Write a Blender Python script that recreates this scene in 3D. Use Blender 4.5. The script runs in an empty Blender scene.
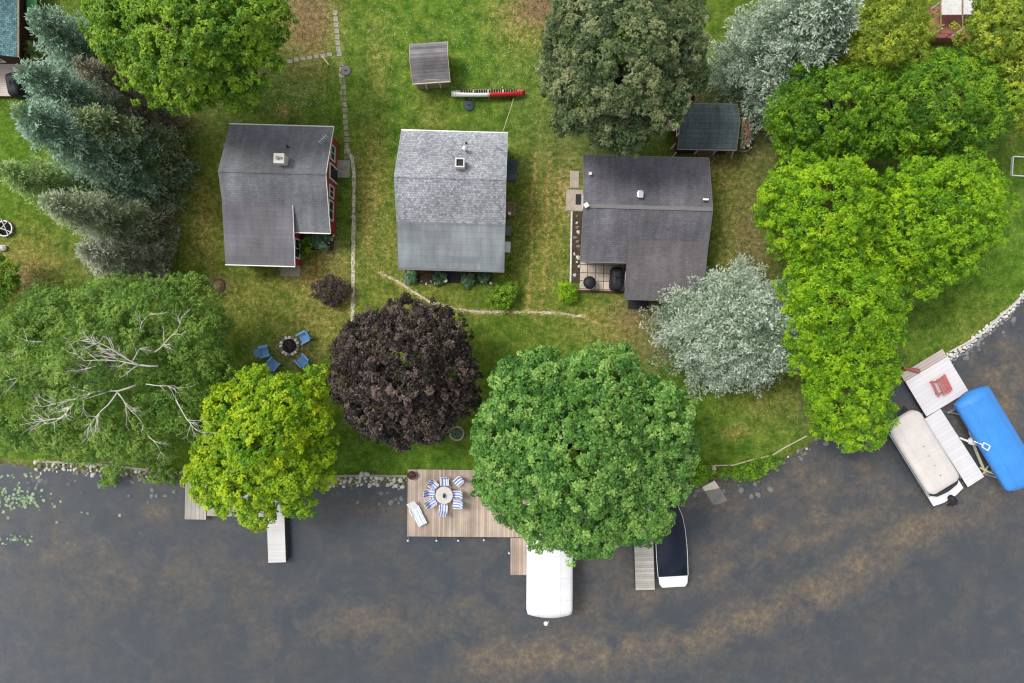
import bpy, bmesh, math, random
import numpy as np
from mathutils import Vector, Matrix

random.seed(7)
R = math.radians
SC = bpy.context.scene
COL = SC.collection
H, F = 49.0, 682.67          # camera height above the lawn, focal length in pixels
WATER_Z = -0.35


def W(px, py, z=0.0):
    return Vector(((px - 512) * (H - z) / F, (341.5 - py) * (H - z) / F, z))


def lin(r, g, b, k=1.0):
    def c(v):
        v /= 255.0
        return (v / 12.92 if v <= 0.04045 else ((v + 0.055) / 1.055) ** 2.4) * k
    return (c(r), c(g), c(b))


# ------------------------------------------------------------------ mesh builder
class MB:
    def __init__(s):
        s.v, s.f = [], []

    def add(s, vs, fs):
        n = len(s.v)
        s.v += [tuple(p) for p in vs]
        s.f += [tuple(i + n for i in q) for q in fs]
        return s

    def box(s, c, d, rot=0.0, M=None):
        x, y, z = d[0] / 2, d[1] / 2, d[2] / 2
        vs = [Vector(p) for p in ((-x, -y, -z), (x, -y, -z), (x, y, -z), (-x, y, -z), (-x, -y, z), (x, -y, z), (x, y, z), (-x, y, z))]
        m = M if M is not None else Matrix.Rotation(rot, 3, 'Z')
        c = Vector(c)
        return s.add([m @ p + c for p in vs], [(0, 3, 2, 1), (4, 5, 6, 7), (0, 1, 5, 4), (1, 2, 6, 5), (2, 3, 7, 6), (3, 0, 4, 7)])

    def bar(s, a, b, w, h=None):
        a, b = Vector(a), Vector(b)
        d = b - a
        q = d.to_track_quat('X', 'Z').to_matrix()
        return s.box((a + b) / 2, (d.length, w, h or w), M=q)

    def prism(s, poly, z0, z1):
        n = len(poly)
        vs = [(p[0], p[1], z0) for p in poly] + [(p[0], p[1], z1) for p in poly]
        fs = [tuple(range(n - 1, -1, -1)), tuple(range(n, 2 * n))]
        fs += [(i, (i + 1) % n, n + (i + 1) % n, n + i) for i in range(n)]
        return s.add(vs, fs)

    def xprism(s, prof, x0, x1):
        """profile of (y, z) points extruded along x"""
        n = len(prof)
        vs = [(x0, p[0], p[1]) for p in prof] + [(x1, p[0], p[1]) for p in prof]
        fs = [tuple(range(n)), tuple(range(2 * n - 1, n - 1, -1))]
        fs += [(i, n + i, n + (i + 1) % n, (i + 1) % n) for i in range(n)]
        return s.add(vs, fs)

    def tube(s, pts, rad, n=8, caps=True):
        pts = [Vector(p) for p in pts]
        if not isinstance(rad, (list, tuple)):
            rad = [rad] * len(pts)
        vs, fs = [], []
        up = Vector((0.13, 0.31, 1)).normalized()
        for i, p in enumerate(pts):
            d = (pts[min(i + 1, len(pts) - 1)] - pts[max(i - 1, 0)]).normalized()
            a = d.cross(up)
            if a.length < 0.05:
                a = d.cross(Vector((1, 0, 0)))
            a.normalize()
            b = d.cross(a)
            for k in range(n):
                t = 2 * math.pi * k / n
                vs.append(p + (a * math.cos(t) + b * math.sin(t)) * rad[i])
        for i in range(len(pts) - 1):
            for k in range(n):
                k2 = (k + 1) % n
                fs.append((i * n + k, i * n + k2, (i + 1) * n + k2, (i + 1) * n + k))
        if caps:
            fs.append(tuple(range(n - 1, -1, -1)))
            fs.append(tuple((len(pts) - 1) * n + k for k in range(n)))
        return s.add(vs, fs)

    def lathe(s, prof, c=(0, 0, 0), n=24, sx=1, sy=1):
        vs, fs = [], []
        for r, z in prof:
            for k in range(n):
                t = 2 * math.pi * k / n
                vs.append((c[0] + r * sx * math.cos(t), c[1] + r * sy * math.sin(t), c[2] + z))
        for i in range(len(prof) - 1):
            for k in range(n):
                k2 = (k + 1) % n
                fs.append((i * n + k, i * n + k2, (i + 1) * n + k2, (i + 1) * n + k))
        fs.append(tuple(range(n - 1, -1, -1)))
        m = (len(prof) - 1) * n
        fs.append(tuple(m + k for k in range(n)))
        return s.add(vs, fs)

    def grid(s, P):
        """P[i][j] points"""
        ni, nj = len(P), len(P[0])
        return s.add([p for row in P for p in row],
                     [(i * nj + j, (i + 1) * nj + j, (i + 1) * nj + j + 1, i * nj + j + 1) for i in range(ni - 1) for j in range(nj - 1)])

    def build(s, name, mat, parent=None, smooth=False, bevel=0, solid=0, loc=None, rot=0):
        me = bpy.data.meshes.new(name)
        me.from_pydata(s.v, [], s.f)
        bm = bmesh.new()
        bm.from_mesh(me)
        bmesh.ops.recalc_face_normals(bm, faces=bm.faces)
        bm.to_mesh(me)
        bm.free()
        me.update()
        o = bpy.data.objects.new(name, me)
        COL.objects.link(o)
        me.materials.append(mat)
        if smooth:
            me.polygons.foreach_set('use_smooth', [True] * len(me.polygons))
        if solid:
            m = o.modifiers.new('solid', 'SOLIDIFY')
            m.thickness = solid
        if bevel:
            m = o.modifiers.new('bevel', 'BEVEL')
            m.width = bevel
            m.segments = 2
            m.limit_method = 'ANGLE'
        if parent is not None:
            o.parent = parent
        if loc is not None:
            o.location = loc
            o.rotation_euler = (0, 0, rot)
        return o


def tag(o, label=None, cat=None, group=None, kind=None):
    for k, v in (('label', label), ('category', cat), ('group', group), ('kind', kind)):
        if v:
            o[k] = v
    return o


def thing(name, label, cat, loc, rot=0.0, group=None):
    o = bpy.data.objects.new(name, None)
    COL.objects.link(o)
    o.empty_display_size = 0.3
    o.location = loc
    o.rotation_euler = (0, 0, rot)
    return tag(o, label, cat, group)


def copy_tree(o, loc, rot, label=None, parent=None):
    c = o.copy()
    COL.objects.link(c)
    if parent is None:
        c.location = loc
        c.rotation_euler = (0, 0, rot)
        if label:
            c['label'] = label
    else:
        c.parent = parent
    for ch in list(o.children):
        copy_tree(ch, None, None, None, c)
    return c


# ------------------------------------------------------------------ materials
class NT:
    def __init__(s, name):
        s.m = bpy.data.materials.new(name)
        s.m.use_nodes = True
        s.t = s.m.node_tree
        s.t.nodes.clear()
        s.out = s.n('ShaderNodeOutputMaterial')

    def n(s, typ, **kw):
        nd = s.t.nodes.new(typ)
        for k, v in kw.items():
            if k.startswith('i_'):
                key = k[2:]
                key = int(key) if key.isdigit() else key.replace('_', ' ')
                s.setin(nd, key, v)
            else:
                setattr(nd, k, v)
        return nd

    def setin(s, nd, key, v):
        if hasattr(v, 'is_linked') or hasattr(v, 'links'):
            s.t.links.new(v, nd.inputs[key])
        else:
            sock = nd.inputs[key]
            if sock.type == 'RGBA' and len(v) == 3:
                v = (*v, 1)
            sock.default_value = v

    def pos(s):
        return s.n('ShaderNodeNewGeometry').outputs['Position']

    def obj(s):
        return s.n('ShaderNodeTexCoord').outputs['Object']

    def noise(s, vec, scale, detail=3, rough=0.55, dist=0.0):
        return s.n('ShaderNodeTexNoise', i_Vector=vec, i_Scale=scale, i_Detail=detail, i_Roughness=rough, i_Distortion=dist).outputs['Fac']

    def ramp(s, fac, stops):
        r = s.n('ShaderNodeValToRGB', i_Fac=fac)
        e = r.color_ramp.elements
        while len(e) < len(stops):
            e.new(0.5)
        for q, (p, c) in zip(e, stops):
            q.position = p
            q.color = (*c, 1) if len(c) == 3 else c
        return r.outputs['Color']

    def mr(s, v, a, b, c, d):
        return s.n('ShaderNodeMapRange', i_0=v, i_1=a, i_2=b, i_3=c, i_4=d).outputs[0]

    def math(s, op, a, b=0.0, clamp=False):
        return s.n('ShaderNodeMath', operation=op, use_clamp=clamp, i_0=a, i_1=b).outputs[0]

    def mix(s, fac, a, b, mode='MIX'):
        nd = s.n('ShaderNodeMix', data_type='RGBA', blend_type=mode)
        s.setin(nd, 0, fac)
        s.setin(nd, 6, a)
        s.setin(nd, 7, b)
        return nd.outputs[2]

    def attr(s, name):
        return s.n('ShaderNodeAttribute', attribute_name=name).outputs['Fac']

    def bump(s, h, strength=0.3, dist=0.02):
        return s.n('ShaderNodeBump', i_Height=h, i_Strength=strength, i_Distance=dist).outputs[0]

    def finish(s, col, rough=0.8, spec=0.3, normal=None, metal=0.0):
        b = s.n('ShaderNodeBsdfPrincipled', i_Base_Color=col, i_Roughness=rough, i_Metallic=metal)
        b.inputs['Specular IOR Level'].default_value = spec
        if normal is not None:
            s.t.links.new(normal, b.inputs['Normal'])
        s.t.links.new(b.outputs[0], s.out.inputs['Surface'])
        return s.m


def m_plain(name, c, rough=0.7, var=0.18, scale=3.0, spec=0.3, metal=0.0, bump=0.0, fine=12.0):
    t = NT(name)
    p = t.obj()
    a = t.noise(p, scale, 4, 0.65)
    b = t.noise(p, fine, 2)
    k = t.math('ADD', t.mr(a, 0.3, 0.7, 1 - var, 1 + var), t.mr(b, 0.3, 0.7, -var * 0.4, var * 0.4))
    col = t.n('ShaderNodeVectorMath', operation='SCALE', i_0=c, i_Scale=k).outputs[0]
    nm = t.bump(b, bump) if bump else None
    return t.finish(col, rough, spec, nm, metal)


def m_shingle(name, c1, c2, row=0.15, wid=0.32, mortar=0.6, streak=0.2, fine=0.25):
    t = NT(name)
    p = t.obj()
    br = t.n('ShaderNodeTexBrick', i_Vector=p, i_Color1=c1, i_Color2=c2, i_Mortar=tuple(x * mortar for x in c1))
    for k, v in (('Scale', 1.0), ('Mortar Size', 0.012), ('Mortar Smooth', 0.3), ('Brick Width', wid), ('Row Height', row), ('Bias', 0.0)):
        br.inputs[k].default_value = v
    st = t.n('ShaderNodeVectorMath', operation='MULTIPLY', i_0=p, i_1=(1.6, 0.3, 0.3)).outputs[0]
    a = t.noise(st, 1.3, 5, 0.6)
    b = t.noise(p, 9.0, 3, 0.7)
    l = t.noise(p, 0.35, 2)
    k = t.math('ADD', t.mr(a, 0.3, 0.7, 1 - streak, 1 + streak), t.mr(b, 0.3, 0.7, -fine, fine))
    k = t.math('MULTIPLY', k, t.mr(l, 0.3, 0.7, 0.8, 1.2))
    col = t.n('ShaderNodeVectorMath', operation='SCALE', i_0=br.outputs['Color'], i_Scale=k).outputs[0]
    return t.finish(col, 0.9, 0.2, t.bump(b, 0.35, 0.01))


def m_plank(name, c1, c2, width=0.14, along='Y', gap=0.35, var=0.25):
    """boards laid side by side; 'along' is the axis boards run along"""
    t = NT(name)
    p = t.obj()
    sp = t.n('ShaderNodeSeparateXYZ', i_Vector=p)
    u = sp.outputs['X' if along == 'Y' else 'Y']
    v = sp.outputs['Y' if along == 'Y' else 'X']
    q = t.math('DIVIDE', u, width)
    cell = t.math('FLOOR', q)
    fr = t.math('FRACT', q)
    rnd = t.n('ShaderNodeTexWhiteNoise', noise_dimensions='1D', i_W=cell).outputs['Value']
    cv = t.n('ShaderNodeCombineXYZ', i_X=t.math('MULTIPLY', u, 6.0), i_Y=t.math('MULTIPLY', v, 0.9), i_Z=cell).outputs[0]
    g = t.noise(cv, 2.5, 4, 0.7)
    base = t.mix(t.math('ADD', t.math('MULTIPLY', rnd, 0.6), t.math('MULTIPLY', g, 0.5)), c1, c2)
    big = t.noise(p, 0.7, 3)
    edge = t.math('LESS_THAN', t.math('ABSOLUTE', t.math('SUBTRACT', fr, 0.5)), 0.44)
    k = t.math('MULTIPLY', t.mr(edge, 0, 1, gap, 1.0), t.mr(big, 0.3, 0.7, 1 - var, 1 + var))
    col = t.n('ShaderNodeVectorMath', operation='SCALE', i_0=base, i_Scale=k).outputs[0]
    return t.finish(col, 0.8, 0.25, t.bump(t.math('MULTIPLY', edge, 1.0), 0.4, 0.01))


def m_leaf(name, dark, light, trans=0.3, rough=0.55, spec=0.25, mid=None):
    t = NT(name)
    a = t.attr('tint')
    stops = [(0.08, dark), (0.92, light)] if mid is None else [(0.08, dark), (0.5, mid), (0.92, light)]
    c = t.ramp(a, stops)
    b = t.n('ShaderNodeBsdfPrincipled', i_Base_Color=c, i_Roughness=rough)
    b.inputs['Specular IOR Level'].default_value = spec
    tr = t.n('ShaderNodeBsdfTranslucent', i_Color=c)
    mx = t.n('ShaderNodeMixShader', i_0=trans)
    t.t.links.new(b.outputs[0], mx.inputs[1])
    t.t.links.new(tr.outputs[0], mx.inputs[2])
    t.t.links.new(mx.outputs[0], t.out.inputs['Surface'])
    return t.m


M = {}
M['white'] = m_plain('white paint', (0.78, 0.78, 0.78), 0.5, 0.05)
M['white_vinyl'] = m_plain('white vinyl', (0.84, 0.84, 0.85), 0.45, 0.03, 0.8)
M['offwhite'] = m_plain('off white board', (0.66, 0.64, 0.62), 0.7, 0.12)
M['beige'] = m_plain('beige canvas', (0.66, 0.61, 0.575), 0.75, 0.05, 1.2)
M['grey'] = m_plain('grey metal', (0.3, 0.31, 0.32), 0.45, 0.1, metal=0.5)
M['alu'] = m_plain('aluminium', (0.62, 0.63, 0.65), 0.35, 0.08, metal=0.7)
M['black'] = m_plain('black cover', (0.018, 0.02, 0.025), 0.6, 0.3, 4)
M['dark'] = m_plain('dark rubber', (0.03, 0.032, 0.035), 0.8, 0.2)
M['glass'] = m_plain('window glass', (0.02, 0.025, 0.03), 0.08, 0.05, spec=0.6)
M['red'] = m_plain('barn red siding', lin(168, 66, 62), 0.7, 0.12)
M['cherry'] = m_plain('bright red hull', lin(200, 40, 45), 0.35, 0.06)
M['redwood'] = m_plain('red stained wood', lin(150, 96, 86), 0.75, 0.2)
M['brown'] = m_plain('dark brown wood', lin(72, 45, 38), 0.75, 0.25)
M['rust'] = m_plain('rusty steel', lin(85, 52, 38), 0.8, 0.3, 8)
M['tanwall'] = m_plain('sage siding', lin(92, 104, 92), 0.8, 0.08)
M['graywall'] = m_plain('grey siding', lin(120, 118, 116), 0.8, 0.08)
M['navy'] = m_plain('navy canvas', (0.008, 0.013, 0.03), 0.75, 0.15, 1.5)
M['blue_vinyl'] = m_plain('blue vinyl', (0.045, 0.24, 0.68), 0.5, 0.07, 1.1, bump=0.05)
M['chair_blue'] = m_plain('blue plastic', lin(116, 162, 212), 0.5, 0.1)
M['kayak_green'] = m_plain('green plastic', lin(120, 205, 125), 0.4, 0.08)
M['concrete'] = m_plain('concrete', lin(172, 160, 146), 0.9, 0.14, 2.0, bump=0.2)
M['pale_concrete'] = m_plain('pale concrete', lin(224, 212, 194), 0.9, 0.12, 2.0)
M['slab'] = m_plain('grey paving', lin(152, 150, 132), 0.9, 0.2, 2.5, bump=0.2)
M['stone'] = m_plain('pale field stone', lin(200, 195, 188), 0.9, 0.25, 1.7, bump=0.3)
M['stone2'] = m_plain('grey brown field stone', lin(128, 120, 112), 0.9, 0.35, 1.7, bump=0.3)
M['ash'] = m_plain('ash and soot', (0.016, 0.014, 0.014), 0.95, 0.5, 6)
M['charred'] = m_plain('charred log', (0.05, 0.043, 0.04), 0.95, 0.5, 6)
M['picnic'] = m_plain('faded red wood', lin(182, 104, 104), 0.75, 0.2, 6)
M['terracotta'] = m_plain('terracotta', lin(105, 62, 45), 0.8, 0.15)
M['timber'] = m_plain('pale timber', lin(190, 180, 150), 0.8, 0.18, 4)
M['lumber'] = m_plain('weathered lumber', lin(150, 138, 118), 0.85, 0.3, 3)
M['firewood'] = m_plain('split firewood', lin(140, 112, 88), 0.9, 0.35, 5)
M['bark'] = m_plain('brown bark', (0.09, 0.068, 0.05), 0.95, 0.35, 5, bump=0.5)
M['deadwood'] = m_plain('bleached dead wood', lin(205, 200, 190), 0.85, 0.15, 5)
M['slate'] = m_plain('slate plastic', lin(64, 72, 78), 0.7, 0.15)
M['teal_glass'] = m_plain('teal pot', lin(48, 100, 108), 0.3, 0.1)
M['yellow_rope'] = m_plain('pale cable', lin(200, 195, 140), 0.7, 0.1)
M['shingle_dark'] = m_shingle('charcoal shingle', lin(112, 114, 118), lin(124, 125, 129), row=0.14, wid=0.3, mortar=0.8, streak=0.2, fine=0.14)
M['rolled_dark'] = m_shingle('rolled charcoal roofing', lin(111, 109, 114), lin(117, 114, 119), row=0.3, wid=3.0, mortar=0.82, streak=0.14, fine=0.08)
M['shingle_light'] = m_shingle('pale grey shingle', lin(138, 141, 147), lin(182, 184, 189), row=0.14, wid=0.18, mortar=0.8, streak=0.05, fine=0.32)
M['rolled_light'] = m_shingle('rolled grey roofing', lin(124, 131, 135), lin(136, 142, 145), row=0.4, wid=4.0, mortar=0.88, streak=0.18, fine=0.06)
M['shingle_mauve'] = m_shingle('mauve charcoal shingle', lin(101, 100, 106), lin(112, 110, 115), row=0.14, wid=0.3, mortar=0.8, streak=0.2, fine=0.16)
M['shingle_mauve2'] = m_shingle('mauve brown shingle', lin(103, 99, 102), lin(112, 107, 109), row=0.14, wid=0.3, mortar=0.82, streak=0.14, fine=0.14)
M['shingle_green'] = m_shingle('dark green grey roofing', lin(76, 87, 88), lin(86, 96, 98), row=0.3, wid=2.0, streak=0.25)
M['shingle_teal'] = m_shingle('teal shingle', lin(70, 106, 112), lin(112, 144, 146), row=.14, wid=.2, fine=0.35)
M['shedroof'] = m_plank('weathered roof boards', lin(92, 88, 90), lin(150, 147, 150), 0.2, 'X', 0.6, 0.3)
M['deck'] = m_plank('tan deck boards', lin(146, 128, 114), lin(204, 186, 170), 0.15, 'Y', 0.6, 0.2)
M['deck_pink'] = m_plank('pale deck boards', lin(190, 176, 168), lin(206, 194, 186), 0.15, 'X', 0.7, 0.1)
M['dock_grey'] = m_plank('grey dock boards', lin(150, 146, 138), lin(194, 190, 182), 0.16, 'X', 0.5, 0.15)
M['dock_grey_y'] = m_plank('grey dock boards lengthwise', lin(160, 155, 148), lin(186, 180, 172), 0.3, 'Y', 0.6, 0.12)
M['dock_white'] = m_plank('white dock panels', (0.68, 0.66, 0.68), (0.76, 0.74, 0.76), 0.3, 'X', 0.88, 0.04)
M['dock_pale'] = m_plank('pale dock panels', lin(200, 198, 196), lin(216, 214, 212), 0.15, 'X', 0.8, 0.06)
M['soil'] = m_plain('bed soil', lin(74, 62, 50), 0.95, 0.35, 4, bump=0.4)
M['stripe'] = None


def m_vinyl(name, c, seam=1.55, k=0.86, wr=0.35):
    t = NT(name)
    p = t.obj()
    sp = t.n('ShaderNodeSeparateXYZ', i_Vector=p)
    fr = t.math('FRACT', t.math('DIVIDE', sp.outputs['Y'], seam))
    line = t.math('LESS_THAN', fr, 0.03)
    ln2 = t.math('LESS_THAN', t.math('ABSOLUTE', t.math('SUBTRACT', t.math('ABSOLUTE', sp.outputs['X']), 0.75)), 0.03)
    sm = t.math('MAXIMUM', line, ln2)
    v = t.n('ShaderNodeVectorMath', operation='MULTIPLY', i_0=p, i_1=(2.2, 0.7, 1)).outputs[0]
    w1 = t.noise(v, 1.3, 4, 0.6, 1.2)
    st = t.noise(p, 0.9, 4, 0.7)
    q = t.math('MULTIPLY', t.mr(sm, 0, 1, 1, k), t.mr(st, 0.3, 0.7, 0.92, 1.06))
    col = t.n('ShaderNodeVectorMath', operation='SCALE', i_0=c, i_Scale=q).outputs[0]
    return t.finish(col, 0.45, 0.3, t.bump(w1, wr, 0.12))


M['white_vinyl'] = m_vinyl('white vinyl', (0.80, 0.80, 0.81), wr=.2)
M['blue_vinyl'] = m_vinyl('blue vinyl', (0.055, 0.27, 0.72), wr=.45)
M['beige'] = m_vinyl('beige canvas', (0.66, 0.615, 0.58), seam=2.4, k=.93, wr=.2)
M['navy'] = m_vinyl('navy canvas', (0.008, 0.013, 0.03), k=.8, wr=.3)


def m_stripe(name, c1, c2, w=0.16, along='Y'):
    t = NT(name)
    sp = t.n('ShaderNodeSeparateXYZ', i_Vector=t.obj())
    u = t.math('FRACT', t.math('DIVIDE', sp.outputs['X' if along == 'Y' else 'Y'], w))
    col = t.mix(t.math('LESS_THAN', u, 0.5), c1, c2)
    return t.finish(col, 0.8, 0.2)


M['stripe'] = m_stripe('blue striped cloth', lin(232, 232, 236), lin(122, 148, 214), 0.19)
M['stripe_pale'] = m_stripe('pale striped cloth', lin(235, 235, 238), lin(190, 208, 226), 0.3)
M['patio'] = m_shingle('patio slabs', lin(178, 164, 150), lin(196, 182, 166), row=0.58, wid=0.58, mortar=0.35, streak=0.1, fine=0.15)
pb = [n for n in M['patio'].node_tree.nodes if n.type == 'TEX_BRICK'][0]
pb.offset = 0.0
pb.inputs['Mortar Size'].default_value = 0.035

# foliage: (dark leaf, light leaf)
M['lf_maple'] = m_leaf('maple leaves', (0.03, 0.115, 0.012), (0.31, 0.50, 0.11), 0.18, 0.5, 0.35, mid=(0.11, 0.27, 0.04))
M['lf_purple'] = m_leaf('copper maple leaves', (0.008, 0.006, 0.005), (0.165, 0.122, 0.098), 0.06, 0.5, 0.3, mid=(0.029, 0.020, 0.016))
M['lf_yellow'] = m_leaf('golden green leaves', (0.085, 0.24, 0.006), (0.50, 0.63, 0.014), 0.25, 0.5, 0.3, mid=(0.27, 0.44, 0.009))
M['lf_gold'] = m_leaf('fresh green maple leaves', (0.06, 0.17, 0.010), (0.30, 0.48, 0.03), 0.25, 0.5, 0.3)
M['lf_lime'] = m_leaf('lime green leaves', (0.06, 0.17, 0.003), (0.38, 0.58, 0.014), 0.2, 0.5, 0.3, mid=(0.19, 0.40, 0.007))
M['lf_mid'] = m_leaf('grass green leaves', (0.035, 0.11, 0.005), (0.28, 0.46, 0.022), 0.2, 0.5, 0.3, mid=(0.12, 0.28, 0.011))
M['lf_birch'] = m_leaf('birch leaves', (0.06, 0.155, 0.018), (0.31, 0.46, 0.085), 0.25, 0.5, 0.3, mid=(0.16, 0.295, 0.038))
M['lf_olive'] = m_leaf('dark olive leaves', (0.030, 0.054, 0.018), (0.27, 0.30, 0.135), 0.15, 0.5, 0.3, mid=(0.098, 0.152, 0.052))
M['lf_feather'] = m_leaf('yellow olive leaves', (0.09, 0.18, 0.01), (0.50, 0.57, 0.055), 0.22, 0.5, 0.3, mid=(0.25, 0.34, 0.025))
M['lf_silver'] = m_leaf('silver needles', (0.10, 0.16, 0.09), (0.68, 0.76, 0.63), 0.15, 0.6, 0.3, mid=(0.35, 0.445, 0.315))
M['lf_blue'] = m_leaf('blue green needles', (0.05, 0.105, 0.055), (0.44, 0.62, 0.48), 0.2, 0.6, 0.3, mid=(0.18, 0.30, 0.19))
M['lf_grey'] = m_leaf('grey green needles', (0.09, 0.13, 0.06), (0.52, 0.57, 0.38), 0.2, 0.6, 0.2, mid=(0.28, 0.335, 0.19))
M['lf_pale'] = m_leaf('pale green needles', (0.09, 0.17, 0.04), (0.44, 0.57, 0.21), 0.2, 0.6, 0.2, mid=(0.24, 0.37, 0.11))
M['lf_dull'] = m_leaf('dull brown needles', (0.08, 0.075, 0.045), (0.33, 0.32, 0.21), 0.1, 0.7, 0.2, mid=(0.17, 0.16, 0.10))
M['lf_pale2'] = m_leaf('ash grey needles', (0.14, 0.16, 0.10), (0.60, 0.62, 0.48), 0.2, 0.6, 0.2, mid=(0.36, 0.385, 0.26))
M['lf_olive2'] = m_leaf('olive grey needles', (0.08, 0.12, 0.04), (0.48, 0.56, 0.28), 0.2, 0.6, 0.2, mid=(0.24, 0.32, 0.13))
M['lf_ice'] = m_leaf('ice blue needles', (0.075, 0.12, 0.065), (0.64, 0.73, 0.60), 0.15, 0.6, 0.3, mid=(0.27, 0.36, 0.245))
M['lf_shrub'] = m_leaf('brown red shrub leaves', (0.035, 0.028, 0.022), (0.14, 0.10, 0.085), 0.15)
M['lf_hosta'] = m_leaf('hosta leaves', (0.05, 0.13, 0.05), (0.22, 0.36, 0.20), 0.25)
M['lf_pad'] = m_leaf('lily pad', lin(92, 120, 88), lin(158, 182, 140), 0.05, 0.4, 0.4)

# ------------------------------------------------------------------ shoreline and ground
SHORE = [(-9000, 380), (-900, 440), (-200, 456), (0, 468), (40, 472), (100, 475), (150, 480), (240, 485), (330, 486), (410, 487), (650, 483),
         (690, 482), (745, 482), (775, 472), (800, 456), (822, 440), (850, 420), (880, 400), (905, 384), (950, 361), (985, 338), (1005, 320), (1024, 300),
         (1080, 246), (1200, 170), (2000, 60), (9000, 0)]
_sx = np.array([W(a, b)[0] for a, b in SHORE])
_sy = np.array([W(a, b)[1] for a, b in SHORE])


def shore(x):
    return np.interp(x, _sx, _sy) + 0.10 * np.sin(x * 1.7) + 0.07 * np.sin(x * 4.1 + 1)


def pxw(x, y):
    return 512 + x * F / H, 341.5 - y * F / H


def blobs(px, py, lst):
    out = np.zeros_like(px)
    for cx, cy, rx, ry, s in lst:
        d = ((px - cx) / rx) ** 2 + ((py - cy) / ry) ** 2
        out = np.maximum(out, s * np.exp(-d * 0.8))
    return out


def seg_d(px, py, pts):
    best = np.full_like(px, 1e9)
    for (ax, ay), (bx, by) in zip(pts[:-1], pts[1:]):
        dx, dy = bx - ax, by - ay
        t = np.clip(((px - ax) * dx + (py - ay) * dy) / (dx * dx + dy * dy), 0, 1)
        best = np.minimum(best, np.hypot(px - ax - t * dx, py - ay - t * dy))
    return best


LUSH = [(440, 40, 110, 70, 1.0), (385, 95, 60, 40, 0.9), (520, 110, 40, 40, 0.95), (480, 60, 60, 60, 0.9), (745, 415, 60, 40, 0.75), (960, 290, 90, 90, 0.7), (370, 462, 60, 18, 1.0),
        (310, 130, 40, 30, 0.6), (440, 462, 40, 14, 1.0), (575, 170, 20, 30, 0.6), (10, 130, 40, 30, 0.9), (300, 110, 45, 40, 0.8), (345, 215, 12, 30, 0.6), (20, 200, 40, 40, 0.4),
        (1010, 220, 40, 80, 0.75), (900, 350, 40, 40, 0.7), (500, 20, 40, 40, 0.7), (395, 150, 20, 60, 0.45)]
DRY = [(372, 200, 16, 75, 0.55), (385, 250, 30, 40, 0.4), (315, 275, 32, 26, 0.8), (318, 320, 40, 30, 0.5), (205, 230, 16, 45, 0.55), (545, 230, 34, 75, 0.42), (566, 195, 16, 30, 0.8), (20, 265, 40, 30, 0.6),
       (740, 230, 34, 75, 0.35), (310, 20, 26, 45, 0.8), (530, 15, 35, 30, 0.7), (420, 310, 50, 30, 0.35), (620, 325, 50, 25, 0.5), (345, 300, 14, 40, 0.5), (285, 112, 8, 6, 0.7), (720, 175, 20, 30, 0.5), (770, 400, 40, 30, 0.3),
       (735, 432, 14, 6, 0.6), (430, 100, 20, 60, 0.25), (378, 60, 16, 50, 0.3), (250, 300, 60, 30, 0.35), (985, 340, 40, 30, 0.25)]
DIRT = [(308, 15, 22, 38, 0.75), (545, 8, 28, 16, 0.9), (160, 112, 40, 30, 0.75), (160, 215, 14, 40, 0.9), (120, 260, 40, 20, 0.5), (219, 286, 8, 8, 1.0), (290, 352, 24, 14, 0.5), (640, 312, 24, 20, 0.6), (660, 345, 30, 24, 0.55),
        (755, 240, 26, 60, 0.55), (760, 130, 20, 50, 0.6), (715, 155, 30, 12, 0.6), (300, 380, 60, 16, 0.3), (160, 170, 30, 40, 0.6), (812, 408, 14, 20, 0.6), (22, 40, 14, 40, 0.8), (690, 98, 40, 12, 0.7), (760, 90, 40, 30, 0.5),
        (25, 285, 20, 18, 0.5), (590, 120, 70, 70, 0.35), (200, 60, 90, 60, 0.5), (880, 100, 120, 70, 0.4), (830, 280, 60, 120, 0.4), (335, 250, 10, 20, 0.3)]


def ground_attrs(x, y):
    px, py = pxw(x, y)
    lush = blobs(px, py, LUSH)
    dry = blobs(px, py, DRY)
    dirt = blobs(px, py, DIRT)
    for off in (533, 547):
        d = seg_d(px, py, [(off + 3, 150), (off, 200), (off - 1, 260), (off - 6, 312)])
        dry = np.maximum(dry, 0.85 * np.exp(-(d / 2.2) ** 2))
    d = seg_d(px, py, [(378, 272), (395, 280), (412, 291), (430, 302), (455, 309), (480, 312), (520, 312), (560, 313), (585, 318), (610, 326)])
    dry = np.maximum(dry, 1.5 * np.exp(-(d / 1.7) ** 2))
    # bank below the lawn edge
    t = y - shore(x)
    dirt = np.maximum(dirt, np.clip(1.0 - t / 0.75, 0, 1))
    return lush, dry, dirt


PATH_MAIN = [(341, 62), (344, 100), (346, 130), (347, 150), (347, 176)]
PATH_THIN = [(347, 148), (352, 158), (354, 175), (353.5, 230), (353, 280), (352.5, 322)]


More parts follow.
